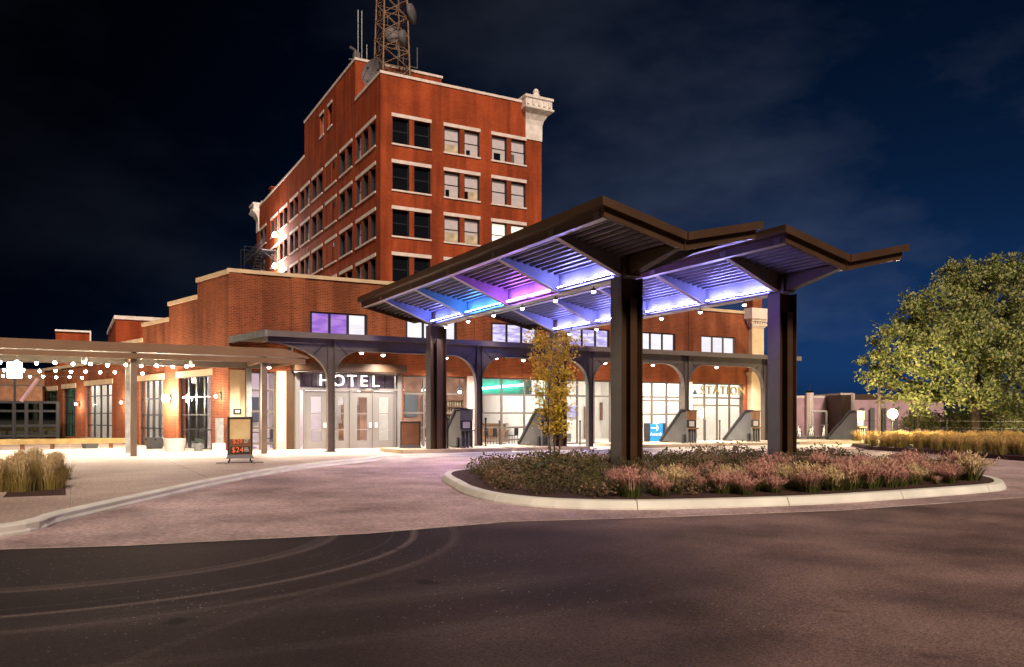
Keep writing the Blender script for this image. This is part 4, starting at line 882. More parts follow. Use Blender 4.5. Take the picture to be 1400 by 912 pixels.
rows_px = [(498, 35.4, [-22, 0, 23, 50, 75, 100, 124, 147, 172, 193, 214, 236, 255]), (508, 41.5, [-20, 6, 32, 54, 76, 97, 117, 137, 157, 195]), (518, 47.6, [-14, 4, 23, 41, 59, 77, 95, 112])]
for k, (yy, vv, xs_) in enumerate(rows_px):
    pts = [pv(x, yy, vv) for x in xs_]; zc = 3.62
    sg_ = thing('string_lights', (pts[0].x, vv, zc), 'string of round white bulbs, %s' % ('right under the porch roof', 'over the middle of the patio', 'farthest back across the patio')[k], 'string lights', 'string lights over the patio')
    m = MB(); pr = None
    for i, p in enumerate(pts):
        z = zc+.05*(-1)**i*.3; q = (p.x, vv, z)
        if pr: m.tube(pr, ((pr[0]+q[0])/2, vv, min(pr[2], z)-.05), .014, 4).tube(((pr[0]+q[0])/2, vv, min(pr[2], z)-.05), q, .014, 4)
        pr = q
        b_ = inst('bulb', bulb, sg_, q); ORG[b_.name] = q; inst('socket', cap_, b_, q)
    m.build('cable', 'black_frame', sg_)
# lamps on the side wall
for k, (s_, z_, big) in enumerate(((6.55, 2.42, 1), (.75, 2.42, 0), (13.0, 2.3, 0), (21.2, 2.3, 0))):
    x, y = W2(s_, .12)
    wl = thing('wall_lantern', (x, y, z_), ('dazzling white lantern on the brick between the two patio doors', 'small lantern on the brick beside the stone corner pier', 'small lantern beside the big lit patio window', 'small lantern between the dark patio windows')[k], 'lamp')
    MB(wx).box(s_-.06, s_+.06, 0, .05, z_-.15, z_+.2).build('back_plate', 'black_frame', wl); MB(wx).box(s_-.03, s_+.03, .05, .25, z_+.14, z_+.18).build('arm', 'black_frame', wl)
    x2, y2 = W2(s_, .25); r = .19 if big else .07
    MB().ball((x2, y2, z_), r, 12, 8).build('globe', 'lamp_hot', wl); lamp(wl, (x2-.25, y2-.1, z_), 1500 if big else 120, (1, .86, .66), 'POINT', rad=r)
# dark glazed patio pavilion at the back
pa = thing('patio_pavilion', (-16, 62, 0), 'dark glazed patio pavilion with green tinted panes behind the porch', 'pavilion')
PVV = 60.0
def px_u(x): return pv(x, 560, PVV).x
zt_ = lambda y: pv(40, y, PVV).z
MB().box(px_u(-120), px_u(58), PVV, PVV+.2, zt_(548), zt_(528)).build('awning_band', 'bar_wood', pa)
MB().box(px_u(-120), px_u(60), PVV+.3, PVV+6, zt_(528), zt_(526)).build('roof', 'roof_grey', pa)
MB().box(px_u(-120), px_u(80), PVV+6, PVV+6.2, 0, zt_(498)).build('rear_wall', 'bar_wood', pa)
fr = MB()
for x in (-100, -60, -20, 19, 36, 56, 79): fr.box(px_u(x)-.1, px_u(x)+.1, PVV+.02, PVV+.14, 0, zt_(549))
for y in (550, 562, 582, 596): fr.box(px_u(-120), px_u(80), PVV+.03, PVV+.13, zt_(y)-.07, zt_(y)+.07)
f = fr.build('window_frame', 'black_frame', pa)
xs_ = (-100, -60, -20, 19, 36, 56, 79); ys_ = (550, 562, 582, 596)
for a, b in zip(xs_, xs_[1:]):
    for c, d in zip(ys_, ys_[1:]): MB().box(px_u(a)+.1, px_u(b)-.1, PVV+.07, PVV+.09, zt_(d)+.07, zt_(c)-.07).build('pane', 'green_glass', f)
MB().tube((px_u(32), PVV-3, zt_(550)), (px_u(54), PVV-3, zt_(520)), .12, 6).build('strut', 'pink_block', pa)
g_ = thing('patio_floodlight', (px_u(20), 52, 0), 'blinding square floodlight on a pole at the back of the patio', 'floodlight')
gx_, gz_ = pv(20, 506, 52).x, pv(20, 506, 52).z
MB().tube((gx_, 52.1, 0), (gx_, 52.1, gz_+.5), .06, 6).build('pole', 'black_frame', g_); MB().box(gx_-.38, gx_+.38, 52.02, 52.2, gz_-.46, gz_+.46).build('housing', 'black_frame', g_); MB().box(gx_-.34, gx_+.34, 51.98, 52.015, gz_-.42, gz_+.42).build('lens', 'lamp_hot', g_)

# ------------------------------------------------------------------ PATIO THINGS
be = thing('plank_bench', (-3, 40.1, 0), 'long low plank bench of pale yellow wood along the patio', 'bench')
MB().box(-8.5, 2.2, 39.85, 40.35, .34, .56).build('seat', 'wood', be)
for u in (-7.6, -4.6, -1.75, -.65, 1.6): MB().box(u-.08, u+.08, 39.92, 40.28, 0, .34).build('leg', 'bar_wood', be)
MB().box(-14, 2.9, 38.4, 38.65, 0, .16).build('step_edge', 'kerb_concrete', None, at=(-5, 38.5, 0)); tag(bpy.data.objects['step_edge'], 'low pale concrete step edge in front of the plank bench', 'step')
def pot(loc, r0, r1, h, m, label, square=True):
    t = thing('planter', (*loc, 0), label, 'planter')
    n = 4 if square else 20; rot = pi/4+.3
    vs = []; prof = [(r0, 0), (r1, h), (r1-.05, h), (r1-.08, h-.07)]
    for r, z in prof: vs += [(loc[0]+r*cos(2*pi*i/n+rot), loc[1]+r*sin(2*pi*i/n+rot), z) for i in range(n)]
    fs = [tuple(range(n))[::-1]]+[(k*n+i, k*n+(i+1) % n, (k+1)*n+(i+1) % n, (k+1)*n+i) for k in range(3) for i in range(n)]
    MB().add(vs, fs).build('pot', m, t); MB().lathe([(r1-.1, h-.12), (r1-.1, h-.07)], (*loc, 0), n).build('soil', 'bed_mulch', t); return t
pot((.85, 43.6), .36, .48, .52, 'planter_dark', 'dark grey square planter beside the end of the plank bench')
pot((3.55, 42.2), .38, .52, .52, 'planter_dark', 'dark grey square planter by the farther patio door')
pot((4.05, 38.5), .40, .47, .55, 'planter_pale', 'pale round planter in front of the patio doors', False)
tp = pot((4.95, 37.9), .17, .22, .34, 'planter_dark', 'little dark pot with leaves by the nearer patio door', False)
m = MB()
for i in range(26):
    a = random.random()*6.28; r = random.random()*.16; z = .34+random.random()*.2; c = (4.95+r*cos(a), 37.9+r*sin(a), z)
    m.add([(c[0]-.05, c[1], c[2]), (c[0], c[1]-.03, c[2]+.06), (c[0]+.05, c[1], c[2]+.02), (c[0], c[1]+.03, c[2]-.04)], [(0, 1, 2, 3)])
mat('pot_leaf', (.06, .10, .09), .6); m.build('leaves', 'pot_leaf', tp)
x, y = pz(309, 616).x, pz(309, 616).y
db = thing('corner_bollard', (5.72, 37.6, 0), 'grey sheet box on a stone foot at the brick corner', 'utility box')
MB().box(5.62, 5.92, 37.35, 37.65, .35, 1.45).build('box', 'galv', db); MB().box(5.50, 5.98, 37.28, 37.7, 0, .35).build('foot', 'limestone', db)

# poster stands on wheels
def stand(loc, rz, wd, ht, label, poster):
    t = thing('poster_stand', (*loc, 0), label, 'sign', None, rz)
    t['_'] = 0; del t['_']
    ORG[t.name] = (0, 0, 0)
    h = wd/2; z0 = .17
    MB().box(-h-.01, -h+.05, -.05, .05, z0, ht).box(h-.05, h+.01, -.05, .05, z0, ht).box(-h+.05, h-.05, -.05, .05, ht-.06, ht).box(-h+.05, h-.05, -.05, .05, z0, z0+.07).build('frame', 'black_frame', t)
    MB().hexa([(-h-.05, -.12, z0-.02), (h+.05, -.12, z0-.02), (h+.05, .12, z0-.02), (-h-.05, .12, z0-.02)], [(-h, -.07, z0+.1), (h, -.07, z0+.1), (h, .07, z0+.1), (-h, .07, z0+.1)]).build('skirt', 'black_frame', t)
    for s_ in (-1, 1): MB().tube((s_*(h-.06), 0, .05), (s_*(h-.06), 0, z0), .025, 6).build('stem', 'black_frame', t); MB().tube((s_*(h-.02)-.02, 0, .045), (s_*(h-.02)+.02, 0, .045), .04, 10).build('wheel', 'rubber', t)
    MB().box(-h-.35, h+.35, -.03, .03, .0, .025).build('foot_bar', 'black_frame', t)
    for s_ in (-1, 1): MB().box(s_*(h+.05)-.03, s_*(h+.05)+.03, -.4, .4, .0, .022).build('foot_bar', 'black_frame', t)
    if poster:
        hh = ht-.06-(z0+.07); zb = z0+.07
        MB().box(-h+.05, h-.05, -.035, .03, zb, ht-.06).build('panel', 'poster_brown', t)
        MB().box(-h+.07, h-.07, -.041, -.036, zb+hh*.45, ht-.08).build('picture', 'poster_glow', t)
        MB().box(-h+.08, h-.08, -.042, -.0365, zb+.06, zb+hh*.245).build('price_band', 'poster_black', t)
        text3d('$29', (-.08, -.05, zb+hh*.385), .20, 0, 'poster_orange', t, 'price', .004); text3d('$24', (-.08, -.05, zb+hh*.155), .24, 0, 'poster_orange', t, 'price', .004)
        ln = MB()
        for i, z_ in enumerate((.42, .385, .35)): ln.box(.12, .27-.02*i, -.045, -.041, zb+hh*z_, zb+hh*z_+.022)
        for i, z_ in enumerate((.195, .155, .115)): ln.box(.12, .25+.015*i, -.047, -.0425, zb+hh*z_, zb+hh*z_+.025)
        ln.build('small_print', 'poster_grey', t)
    else:
        MB().box(-h+.05, h-.05, -.035, .03, z0+.07, ht-.06).build('panel', 'poster_brown', t)
    return t
stand((4.87, 27.5), radians(-8), .76, 1.50, 'black wheeled poster stand with orange price figures on the walk', True)
stand((13.05, 33.3), radians(-25), .86, 1.30, 'blank brown backed poster stand between hotel doors and steel column', False)

# kiosks on raised islands
kcol = [(14.95, 32.3), (19.12, 32.4), (27.78, 32.4), (32.6, 32.75), (39.64, 31.6)]
islands = [[(11.9, 31.25), (16.8, 30.95), (17.0, 34.0), (11.9, 34.0)], [(17.2, 31.25), (20.9, 31.0), (21.0, 34.8), (17.2, 34.8)], [(24.0, 31.5), (28.9, 30.4+.6), (29.1, 35.2), (24.0, 35.2)], [(29.4, 31.4), (33.8, 31.2), (34.0, 35.6), (29.4, 35.6)], [(34.4, 31.0), (42.5, 30.9), (42.5, 35), (34.4, 35)]]
for i, p in enumerate(islands):
    o = flat(p, -.02, .15, 'kiosk_island', 'island_concrete'); struct(o)
knm = ['beside the grey canopy column', 'behind the small yellow tree', 'right next to the blue arrow sign', 'in front of the station lettering', 'in front of the bicycles and the pink wall']
for i, (u, v) in enumerate(kcol):
    t = thing('ticket_kiosk', (u, v, .15), 'grey wedge sided kiosk, dark sloping edge, %s' % knm[i], 'kiosk', 'wedge kiosks on the islands')
    z = .15; L = 2.15; wd = .64; prof = [(0, 0.0), (L, 0), (.42, 1.65), (0, 1.65)]
    MB().prism([(v+.05+a*.97, z+.04+b*.95) for a, b in prof], lambda a, b: (u+.03, a, b), lambda a, b: (u+wd-.03, a, b)).build('body', 'kiosk_grey', t)
    e_ = MB(); dx = L-.42; ln = hypot(dx, 1.65); nx, nz = 1.65/ln*.13, dx/ln*.13
    e_.hexa([(u-.02, v+L, z), (u+wd+.02, v+L, z), (u+wd+.02, v+.42, z+1.65), (u-.02, v+.42, z+1.65)], [(u-.02, v+L+nx, z+nz), (u+wd+.02, v+L+nx, z+nz), (u+wd+.02, v+.42+nx, z+1.65+nz), (u-.02, v+.42+nx, z+1.65+nz)])
    e_.box(u-.02, u+wd+.02, v-.05, v+.46, z+1.65, z+1.70); e_.build('sloping_edge', 'black_frame', t)
    MB().box(u+.01, u+wd-.01, v-.02, v+.05, z+1.2, z+1.65).build('head_panel', 'bar_wood' if i > 1 else 'kiosk_grey', t)
    MB().box(u+.02, u+wd-.02, v-.01, v+.05, z+.80, z+1.19).build('recess', 'black_frame', t); MB().box(u+.14, u+.48, v-.02, v-.012, z+.86, z+1.13).build('screen', 'poster_grey', t)
    MB().box(u-.01, u+wd+.01, v-.18, v+.05, z+.72, z+.79).build('shelf', 'bar_wood' if i > 1 else 'kiosk_grey', t)
    for a in (.02, .22, .38, .56): MB().box(u+a, u+a+.06, v-.04, v+.04, z, z+.72).build('upright', 'galv', t)
    MB().box(u-.05, u-.01, v+.12, v+.30, z, z+.45).build('side_cabinet', 'black_frame', t)
pm = MB().tube((0, 0, 0), (0, 0, 1.22), .04, 8).lathe([(.055, 1.22), (.06, 1.26), (.05, 1.31), (.01, 1.33)], (0, 0, 0), 8).tube((0, 0, 0), (0, 0, .03), .1, 10).mesh('post', 'black_frame')
for i, (x, y, zz) in enumerate(((664, 610, .15), (683, 609, 0), (793, 609, 0), (964, 605.5, .0), (984, 604.5, .0), (612, 613, .15), (872, 604, 0))):
    p = pz(x, y, zz); vv = min(p.y, 36.6); p = pv(x, 600, vv)
    onis = any(inside((p.x, vv), q) for q in islands)
    o = inst('guard_post', pm, None, (p.x, vv, .15 if onis else 0)); tag(o, 'slim dark guard post standing in front of the arcade', 'post', 'slim guard posts by the kiosks')
bs = thing('arrow_sign', (28.67, 36.2, 0), 'blue board with white arrow leaning by the station glazing', 'sign')
ORG[bs.name] = (28.67, 36.2, 0)
MB().box(28.27, 29.27, 36.15, 36.2, .06, 1.12).build('board', 'sign_blue', bs); MB().box(28.20, 28.24, 36.0, 36.5, 0, 1.15).build('easel_leg', 'black_frame', bs); MB().box(29.30, 29.34, 36.0, 36.5, 0, 1.15).build('easel_leg', 'black_frame', bs)
MB().box(28.42, 28.90, 36.13, 36.148, .86, .91).hexa([(28.76, 36.13, .72), (28.82, 36.13, .70), (28.98, 36.13, .885), (28.89, 36.13, .885)], [(28.76, 36.148, .72), (28.82, 36.148, .70), (28.98, 36.148, .885), (28.89, 36.148, .885)]).hexa([(28.76, 36.13, 1.05), (28.89, 36.13, .885), (28.98, 36.13, .885), (28.82, 36.13, 1.07)], [(28.76, 36.148, 1.05), (28.89, 36.148, .885), (28.98, 36.148, .885), (28.82, 36.148, 1.07)]).build('arrow', 'sign_white', bs)
text3d('Amtrak', (28.77, 36.135, .53), .27, 0, 'sign_white', bs, 'lettering', .008)

# ------------------------------------------------------------------ PLANTS
def leafmat(name, c1, c2, c3=None):
    m = bpy.data.materials.new(name); m.use_nodes = True; MAT[name] = m
    n = m.node_tree.nodes; l = m.node_tree.links; b = n['Principled BSDF']; b.inputs['Roughness'].default_value = .65; b.inputs['Specular IOR Level'].default_value = .25
    g = n.new('ShaderNodeNewGeometry'); z = n.new('ShaderNodeMath'); z.operation = 'ADD'; l.new(g.outputs['Random Per Island'], z.inputs[0])
    oi = n.new('ShaderNodeObjectInfo'); z2 = n.new('ShaderNodeMath'); z2.operation = 'MULTIPLY'; z2.inputs[1].default_value = .5; l.new(oi.outputs['Random'], z2.inputs[0]); l.new(z2.outputs[0], z.inputs[1])
    z3 = n.new('ShaderNodeMath'); z3.operation = 'MULTIPLY'; z3.inputs[1].default_value = .667; l.new(z.outputs[0], z3.inputs[0])
    r = n.new('ShaderNodeValToRGB'); r.color_ramp.elements[0].color = (*c1, 1); r.color_ramp.elements[1].color = (*c2, 1)
    if c3: e = r.color_ramp.elements.new(.93); e.color = (*c3, 1)
    l.new(z3.outputs[0], r.inputs[0]); l.new(r.outputs[0], b.inputs['Base Color'])
    tr = n.new('ShaderNodeBsdfTranslucent'); l.new(r.outputs[0], tr.inputs[0]); mx = n.new('ShaderNodeMixShader'); mx.inputs[0].default_value = .25
    l.new(b.outputs[0], mx.inputs[1]); l.new(tr.outputs[0], mx.inputs[2]); l.new(mx.outputs[0], n['Material Output'].inputs[0])
leafmat('leaf_big', (.10, .16, .035), (.42, .52, .16), (.58, .54, .22))
leafmat('leaf_dark', (.012, .025, .016), (.04, .06, .03))
leafmat('leaf_yellow', (.30, .28, .03), (.74, .60, .08), (.70, .46, .06))
leafmat('leaf_shrub_green', (.025, .055, .033), (.13, .17, .08), (.30, .18, .09))
leafmat('leaf_shrub_red', (.07, .020, .018), (.22, .065, .048), (.10, .10, .04))
leafmat('leaf_shrub_rust', (.07, .045, .020), (.32, .17, .075), (.12, .12, .04))
leafmat('blade_green', (.05, .07, .015), (.15, .16, .04)); leafmat('plume_pink', (.37, .17, .13), (.66, .38, .29)); leafmat('plume_gold', (.38, .24, .07), (.60, .40, .15)); leafmat('blade_gold', (.16, .13, .03), (.34, .24, .07))
leafmat('plume_straw', (.46, .34, .16), (.72, .55, .30))

def leaf(m, c, s, rnd=random):
    a = rnd.uniform(0, 2*pi); t = rnd.uniform(-1, 1); q = sqrt(1-t*t); n = Vector((q*cos(a), q*sin(a), t)); u = n.orthogonal().normalized(); u.rotate(__import__('mathutils').Quaternion(n, rnd.uniform(0, 6.28))); v = n.cross(u)
    c = Vector(c); L = s*rnd.uniform(.7, 1.25); W_ = L*.55
    m.add([tuple(c-u*L*.5), tuple(c+v*W_*.5+n*L*.08), tuple(c+u*L*.5), tuple(c-v*W_*.5+n*L*.08)], [(0, 1, 2, 3)])
def shrub_mesh(r, h, n, ls, lm, seed):
    rnd = random.Random(seed); m = MB(); m.m = 1
    for i in range(9):
        a = rnd.uniform(0, 6.28); q = r*rnd.uniform(.3, .9); m.tube((0, 0, 0), (q*cos(a), q*sin(a), h*rnd.uniform(.6, .95)), .012, 3, .004)
    m.m = 0
    for i in range(n):
        a = rnd.uniform(0, 6.28); t = rnd.random()**.5; ph = rnd.uniform(.08, 1)
        rr = r*(.55+.55*sin(pi*min(1, ph*.9)))*t*(1+.25*sin(3*a+seed)); z = h*ph*(1+.2*sin(2*a+seed*2)); leaf(m, (rr*cos(a), rr*sin(a), z), ls, rnd)
    return m.mesh('shrub', [lm, 'trunk_bark'])
def grass_mesh(h, r, n, np_, bm_, pm_, seed, spread=.55):
    rnd = random.Random(seed); m = MB()
    for i in range(n):
        a = rnd.uniform(0, 6.28); L = h*rnd.uniform(.45, .9); lean = rnd.uniform(.1, 1)*spread; o = Vector((cos(a), sin(a), 0)); p0 = o*rnd.uniform(0, r*.8); w_ = .007; sd = Vector((-o.y, o.x, 0))*w_
        p1 = p0+o*(L*lean*.35)+Vector((0, 0, L*.55)); p2 = p0+o*(L*lean)+Vector((0, 0, L*(.98-.35*lean)))
        m.add([tuple(p0-sd), tuple(p0+sd), tuple(p1+sd), tuple(p1-sd), tuple(p2)], [(0, 1, 2, 3), (3, 2, 4)])
    m.m = 1
    for i in range(np_):
        a = rnd.uniform(0, 6.28); L = h*rnd.uniform(.72, 1.12); lean = rnd.uniform(.1, .9)*spread; o = Vector((cos(a), sin(a), 0)); sd = Vector((-o.y, o.x, 0))
        p0 = o*r*.5*rnd.random()+o*(L*lean*.25)+Vector((0, 0, L*.28)); p1 = o*(L*lean*.6)+Vector((0, 0, L*.60)); p2 = o*(L*lean)+Vector((0, 0, L*(1-.2*lean)))
        m.add([tuple(p0-sd*.003), tuple(p0+sd*.003), tuple(p1+sd*.004), tuple(p1-sd*.004)], [(0, 1, 2, 3)])
        d = (p2-p1)
        for k in range(5):
            c = p1+d*(k/4); u = Vector((rnd.uniform(-1, 1), rnd.uniform(-1, 1), .9)).normalized()*.055; s2 = sd*.012
            m.add([tuple(c-s2), tuple(c+s2), tuple(c+u+s2*.3), tuple(c+u-s2*.3)], [(0, 1, 2, 3)])
    return m.mesh('grass', [bm_, pm_])
def scatter(poly, dmin, n, seed, edge_=.25):
    rnd = random.Random(seed); xs = [p[0] for p in poly]; ys = [p[1] for p in poly]; out = []
    for _ in range(n*40):
        p = (rnd.uniform(min(xs), max(xs)), rnd.uniform(min(ys), max(ys)))
        if inside(p, poly) and all(hypot(p[0]-q[0], p[1]-q[1]) > dmin for q in out): out.append(p)
        if len(out) >= n: break
    return out
rnd = random.Random(5)
pinkg = [grass_mesh(.50, .25, 150, 150, 'blade_green', 'plume_pink' if i < 3 else 'plume_straw', 20+i, .85+.15*i) for i in range(4)]
shr = {k: [shrub_mesh(.36, .40, 230, .075, 'leaf_shrub_'+k, 40+i+j*7) for i in range(2)] for j, k in enumerate(('green', 'red', 'rust'))}
bed_in = offset(isl, .72, True)
fp = [tuple(pz(x, y, 0).xy) for x, y in [(640, 668), (680, 677), (748.6, 684), (857, 687), (1000, 684), (1130, 679), (1250, 671), (1340, 660)]]
def front_dist(p):
    best = 99
    for a, b in zip(fp, fp[1:]):
        dx, dy = b[0]-a[0], b[1]-a[1]; t = max(0, min(1, ((p[0]-a[0])*dx+(p[1]-a[1])*dy)/(dx*dx+dy*dy))); best = min(best, hypot(p[0]-a[0]-dx*t, p[1]-a[1]-dy*t))
    return best
pts = scatter(bed_in, .47, 370, 3)
keep_out = [(13.62, 18.4), (19.62, 18.4), (12.66, 20.72)]
lab = {'green': ('dense dark green shrub in the kerbed island bed', 'dark green shrubs in the island bed'), 'red': ('low wine red leaved shrub in the kerbed island bed', 'wine red shrubs in the island bed'), 'rust': ('rusty brown green shrub in the kerbed island bed', 'rusty shrubs in the island bed')}
for p in pts:
    fd = front_dist(p); s = rnd.uniform(.8, 1.25)
    if min(hypot(p[0]-k[0], p[1]-k[1]) for k in keep_out) < .5: continue
    scr = 700+FPX*(p[0]*cos(YAW)-p[1]*sin(YAW))/(p[0]*sin(YAW)+p[1]*cos(YAW))
    if (scr > 845 and (fd < 2.0 and rnd.random() < .85 or (scr > 930 and fd < 3.6 and rnd.random() < .45))):
        sc_ = s*(.60 if fd < .6 else .92)*rnd.choice((.7, .95, 1.1))
        o = inst('ornamental_grass', rnd.choice(pinkg), None, (p[0], p[1], 0), rnd.uniform(0, 6.28), (sc_*1.1, sc_*1.1, sc_)); tag(o, 'pink plumed ornamental grass tuft in the kerbed island bed', 'grass', 'pink grasses in the island bed')
    else:
        k = rnd.choices(('green', 'rust', 'red'), (4, 5, 1.6) if scr < 850 else ((4, 2.5, 3) if fd > 3.5 else (2, 2, 4)))[0]; s *= rnd.choice((.5, .7, .85, .95, 1.2))
        if fd < .45: s *= .65
        o = inst('shrub', rnd.choice(shr[k]), None, (p[0], p[1], -.02), rnd.uniform(0, 6.28), (s, s, s*rnd.uniform(.85, 1.1))); tag(o, lab[k][0], 'shrub', lab[k][1])
# straw grass in the left square and golden grass strip on the right
straw = [grass_mesh(.66, .6, 520, 560, 'blade_gold', 'plume_straw', 60+i, .62) for i in range(2)]
for i, (x, y, s) in enumerate(((30, 672, 1.0), (68, 669, 1.02), (16, 664, .9), (48, 655, 1.05), (78, 657, .95), (28, 650, .9), (-2, 672, .9))):
    p = pz(x, y, 0); o = inst('ornamental_grass', straw[i % 2], None, (p.x, p.y, .012), i, (s*.68, s*.68, s*.98)); tag(o, 'straw coloured bushy grass clump in the small square bed', 'grass', 'straw grasses in the square bed')
gold = [grass_mesh(.62, .25, 200, 140, 'blade_gold', 'plume_gold', 80+i, .6) for i in range(3)]
gbed = [tuple(pz(x, y, 0).xy) for x, y in ((1187, 611), (1290, 617), (1400, 625), (1520, 633))]+[(46, 18), (50, 27), (46.5, 34), (39, 31.5)]
struct(flat(gbed, -.3, .02, 'grass_bed', 'bed_mulch'))
gp = scatter(offset(ccw(gbed), .3, True), .62, 230, 9)
for p in gp:
    s = rnd.uniform(.8, 1.15); o = inst('ornamental_grass', rnd.choice(gold), None, (p[0], p[1], .02), rnd.uniform(0, 6.28), (s*1.1, s*1.1, s*.95)); tag(o, 'golden ornamental grass clump in the long bed by the fence', 'grass', 'golden grasses in the long bed')

# young multi-stem tree in the island
ty = thing('young_tree', (12.66, 20.72, 0), 'young upright tree with yellow and orange leaves in the island', 'tree')
m = MB(); rnd = random.Random(8); tips = []
for i in range(5):
    a = i*1.26+.4; b0 = Vector((12.66+.10*cos(a), 20.72+.10*sin(a), 0)); pr = b0
    for k in range(1, 8):
        q = Vector((12.66+(.10+.045*k)*cos(a+.2*k)+rnd.uniform(-.04, .04), 20.72+(.10+.045*k)*sin(a+.2*k)+rnd.uniform(-.04, .04), .52*k)); m.tube(tuple(pr), tuple(q), .028*(1-k/9)+.004, 5, .028*(1-(k+1)/9)+.003)
        if k > 1:
            for _ in range(3):
                aa = rnd.uniform(0, 6.28); e = q+Vector((cos(aa)*rnd.uniform(.2, .5), sin(aa)*rnd.uniform(.2, .5), rnd.uniform(.1, .4))); m.tube(tuple(q), tuple(e), .009, 3, .003); tips.append((q, e))
        pr = q
m.build('trunk', 'trunk_bark', ty)
m = MB()
for (q, e) in tips:
    for _ in range(48):
        t = rnd.uniform(.15, 1.1); c = q+(e-q)*t+Vector((rnd.gauss(0, .09), rnd.gauss(0, .09), rnd.gauss(0, .11)))
        if c.z > .55: leaf(m, c, .095, rnd)
m.build('crown', 'leaf_yellow', ty)

# trees
def tree(name, base, H_, blobs, nleaf, ls, lm, label, group=None, seed=1, trunk_r=.3):
    rnd = random.Random(seed); t = thing(name, base, label, 'tree', group); m = MB(); b = Vector(base)
    fork = b+Vector((0, 0, H_*.20)); m.tube(tuple(b), tuple(fork), trunk_r, 9, trunk_r*.8)
    for (dx, dy, z, r) in blobs:
        c = b+Vector((dx, dy, z)); mid = fork+(c-fork)*.5+Vector((0, 0, -.3)); m.tube(tuple(fork), tuple(mid), trunk_r*.45, 6, trunk_r*.28); m.tube(tuple(mid), tuple(c), trunk_r*.28, 5, .03)
        for _ in range(4):
            e = c+Vector((rnd.gauss(0, 1), rnd.gauss(0, 1), rnd.gauss(.2, .8)))*r*.6; m.tube(tuple(mid+(c-mid)*rnd.uniform(.3, 1)), tuple(e), .05, 4, .015)
    m.build('trunk', 'trunk_bark', t); m = MB(); tot = sum(r*r for *_, r in blobs)
    for (dx, dy, z, r) in blobs:
        c = b+Vector((dx, dy, z)); ncl = max(6, int(nleaf*r*r/tot/42)); r = r*.93
        for _ in range(ncl):
            d = Vector((rnd.gauss(0, 1), rnd.gauss(0, 1), rnd.gauss(0, 1))).normalized(); cc = c+d*r*rnd.choice((rnd.uniform(.45, 1.0), rnd.uniform(.9, 1.22))); cc.z = max(cc.z, b.z+.9); cr = rnd.uniform(.28, .55)*(.7+.3*r/2)
            for _ in range(42):
                leaf(m, cc+Vector((rnd.gauss(0, cr*.6), rnd.gauss(0, cr*.6), rnd.gauss(0, cr*.5))), ls, rnd)
    m.build('crown', lm, t); return t
tb = pz(1335, 603, 0)
RT = Rt
def bl(x, y, r, dd=0.): # blob from picture position at the tree's own distance
    p = CP+ray(x, y)*(50.6+dd); return (p.x-tb.x, p.y-tb.y, p.z, r)
tree('large_tree', (tb.x, tb.y, 0), 11, [bl(1330, 395, 1.9), (bl(1290, 425, 1.8, -1)), bl(1375, 400, 2.0, 1), bl(1250, 440, 1.7), bl(1225, 470, 1.3, -.5), bl(1275, 480, 1.9, -1.8), bl(1335, 460, 2.1, -2), bl(1395, 455, 2.1, -1), bl(1196, 497, .95), bl(1180, 520, .55), bl(1225, 525, 1.1), bl(1270, 535, 1.5, -1), bl(1330, 520, 1.7, -2.2), bl(1390, 520, 1.9, -1.5), bl(1380, 565, 1.2), bl(1420, 480, 2.2), bl(1440, 550, 2), bl(1350, 370, .9), bl(1310, 378, .8), bl(1393, 365, .9)], 36000, .25, 'leaf_big', 'big bushy green tree beside the drive, partly lit by the globe lamp', seed=3, trunk_r=.34)
for i, (x, yb, d, sc_) in enumerate(((1100, 536, 110, 1.), (1118, 545, 120, .8), (1197, 545, 95, .8), (1076, 538, 118, .9), (1450, 500, 75, 1.5), (1520, 470, 70, 1.8))):
    p = CP+ray(x, yb)*d; tree('background_tree', (p.x, p.y, 0), p.z, [(rnd.uniform(-1, 1), rnd.uniform(-1, 1), p.z-1.6*sc_, 1.7*sc_), (1.3, .5, p.z-2.6*sc_, 1.6*sc_), (-1.4, .2, p.z-2.9*sc_, 1.6*sc_)], 1500, .4, 'leaf_dark', 'dark distant tree showing above the low far walls', 'distant dark trees', seed=30+i, trunk_r=.2)
for i, (x, y, r) in enumerate(((1290, 590, .9), (1345, 592, 1.1), (1395, 588, 1.3))):
    p = pz(x, 601, 0); tree('understorey_bush', (p.x+1.5, p.y+2.5, 0), 2.2, [(0, 0, 1.2, r), (.9, -.3, .95, r*.8), (-.9, .2, .9, r*.8)], 1800, .2, 'leaf_big', 'leafy bush under the big tree behind the wire fence', 'bushes under the big tree', seed=50+i, trunk_r=.07)

# ------------------------------------------------------------------ RIGHT BACKGROUND
gl_ = CP+ray(1220, 566)*46.5; gl_.z = 0; lp = thing('globe_lamp_post', (gl_.x, gl_.y, 0), 'low post with a glowing yellow globe beside the big tree', 'lamp')
gz = CP.z+(HY-566)*(gl_-CP).dot(Fw)/FPX
MB().tube((gl_.x, gl_.y, 0), (gl_.x, gl_.y, gz-.3), .05, 8).tube((gl_.x, gl_.y, 0), (gl_.x, gl_.y, .15), .12, 8).build('post', 'black_frame', lp); MB().tube((gl_.x, gl_.y, gz-.36), (gl_.x, gl_.y, gz-.26), .14, 10).build('collar', 'black_frame', lp)
MB().ball((gl_.x, gl_.y, gz), .30, 16, 10).build('globe', 'globe_lamp', lp, smooth=True); lamp(lp, (gl_.x-.3, gl_.y-.5, gz+.1), 2600, (1, .80, .42), 'POINT', rad=.36)
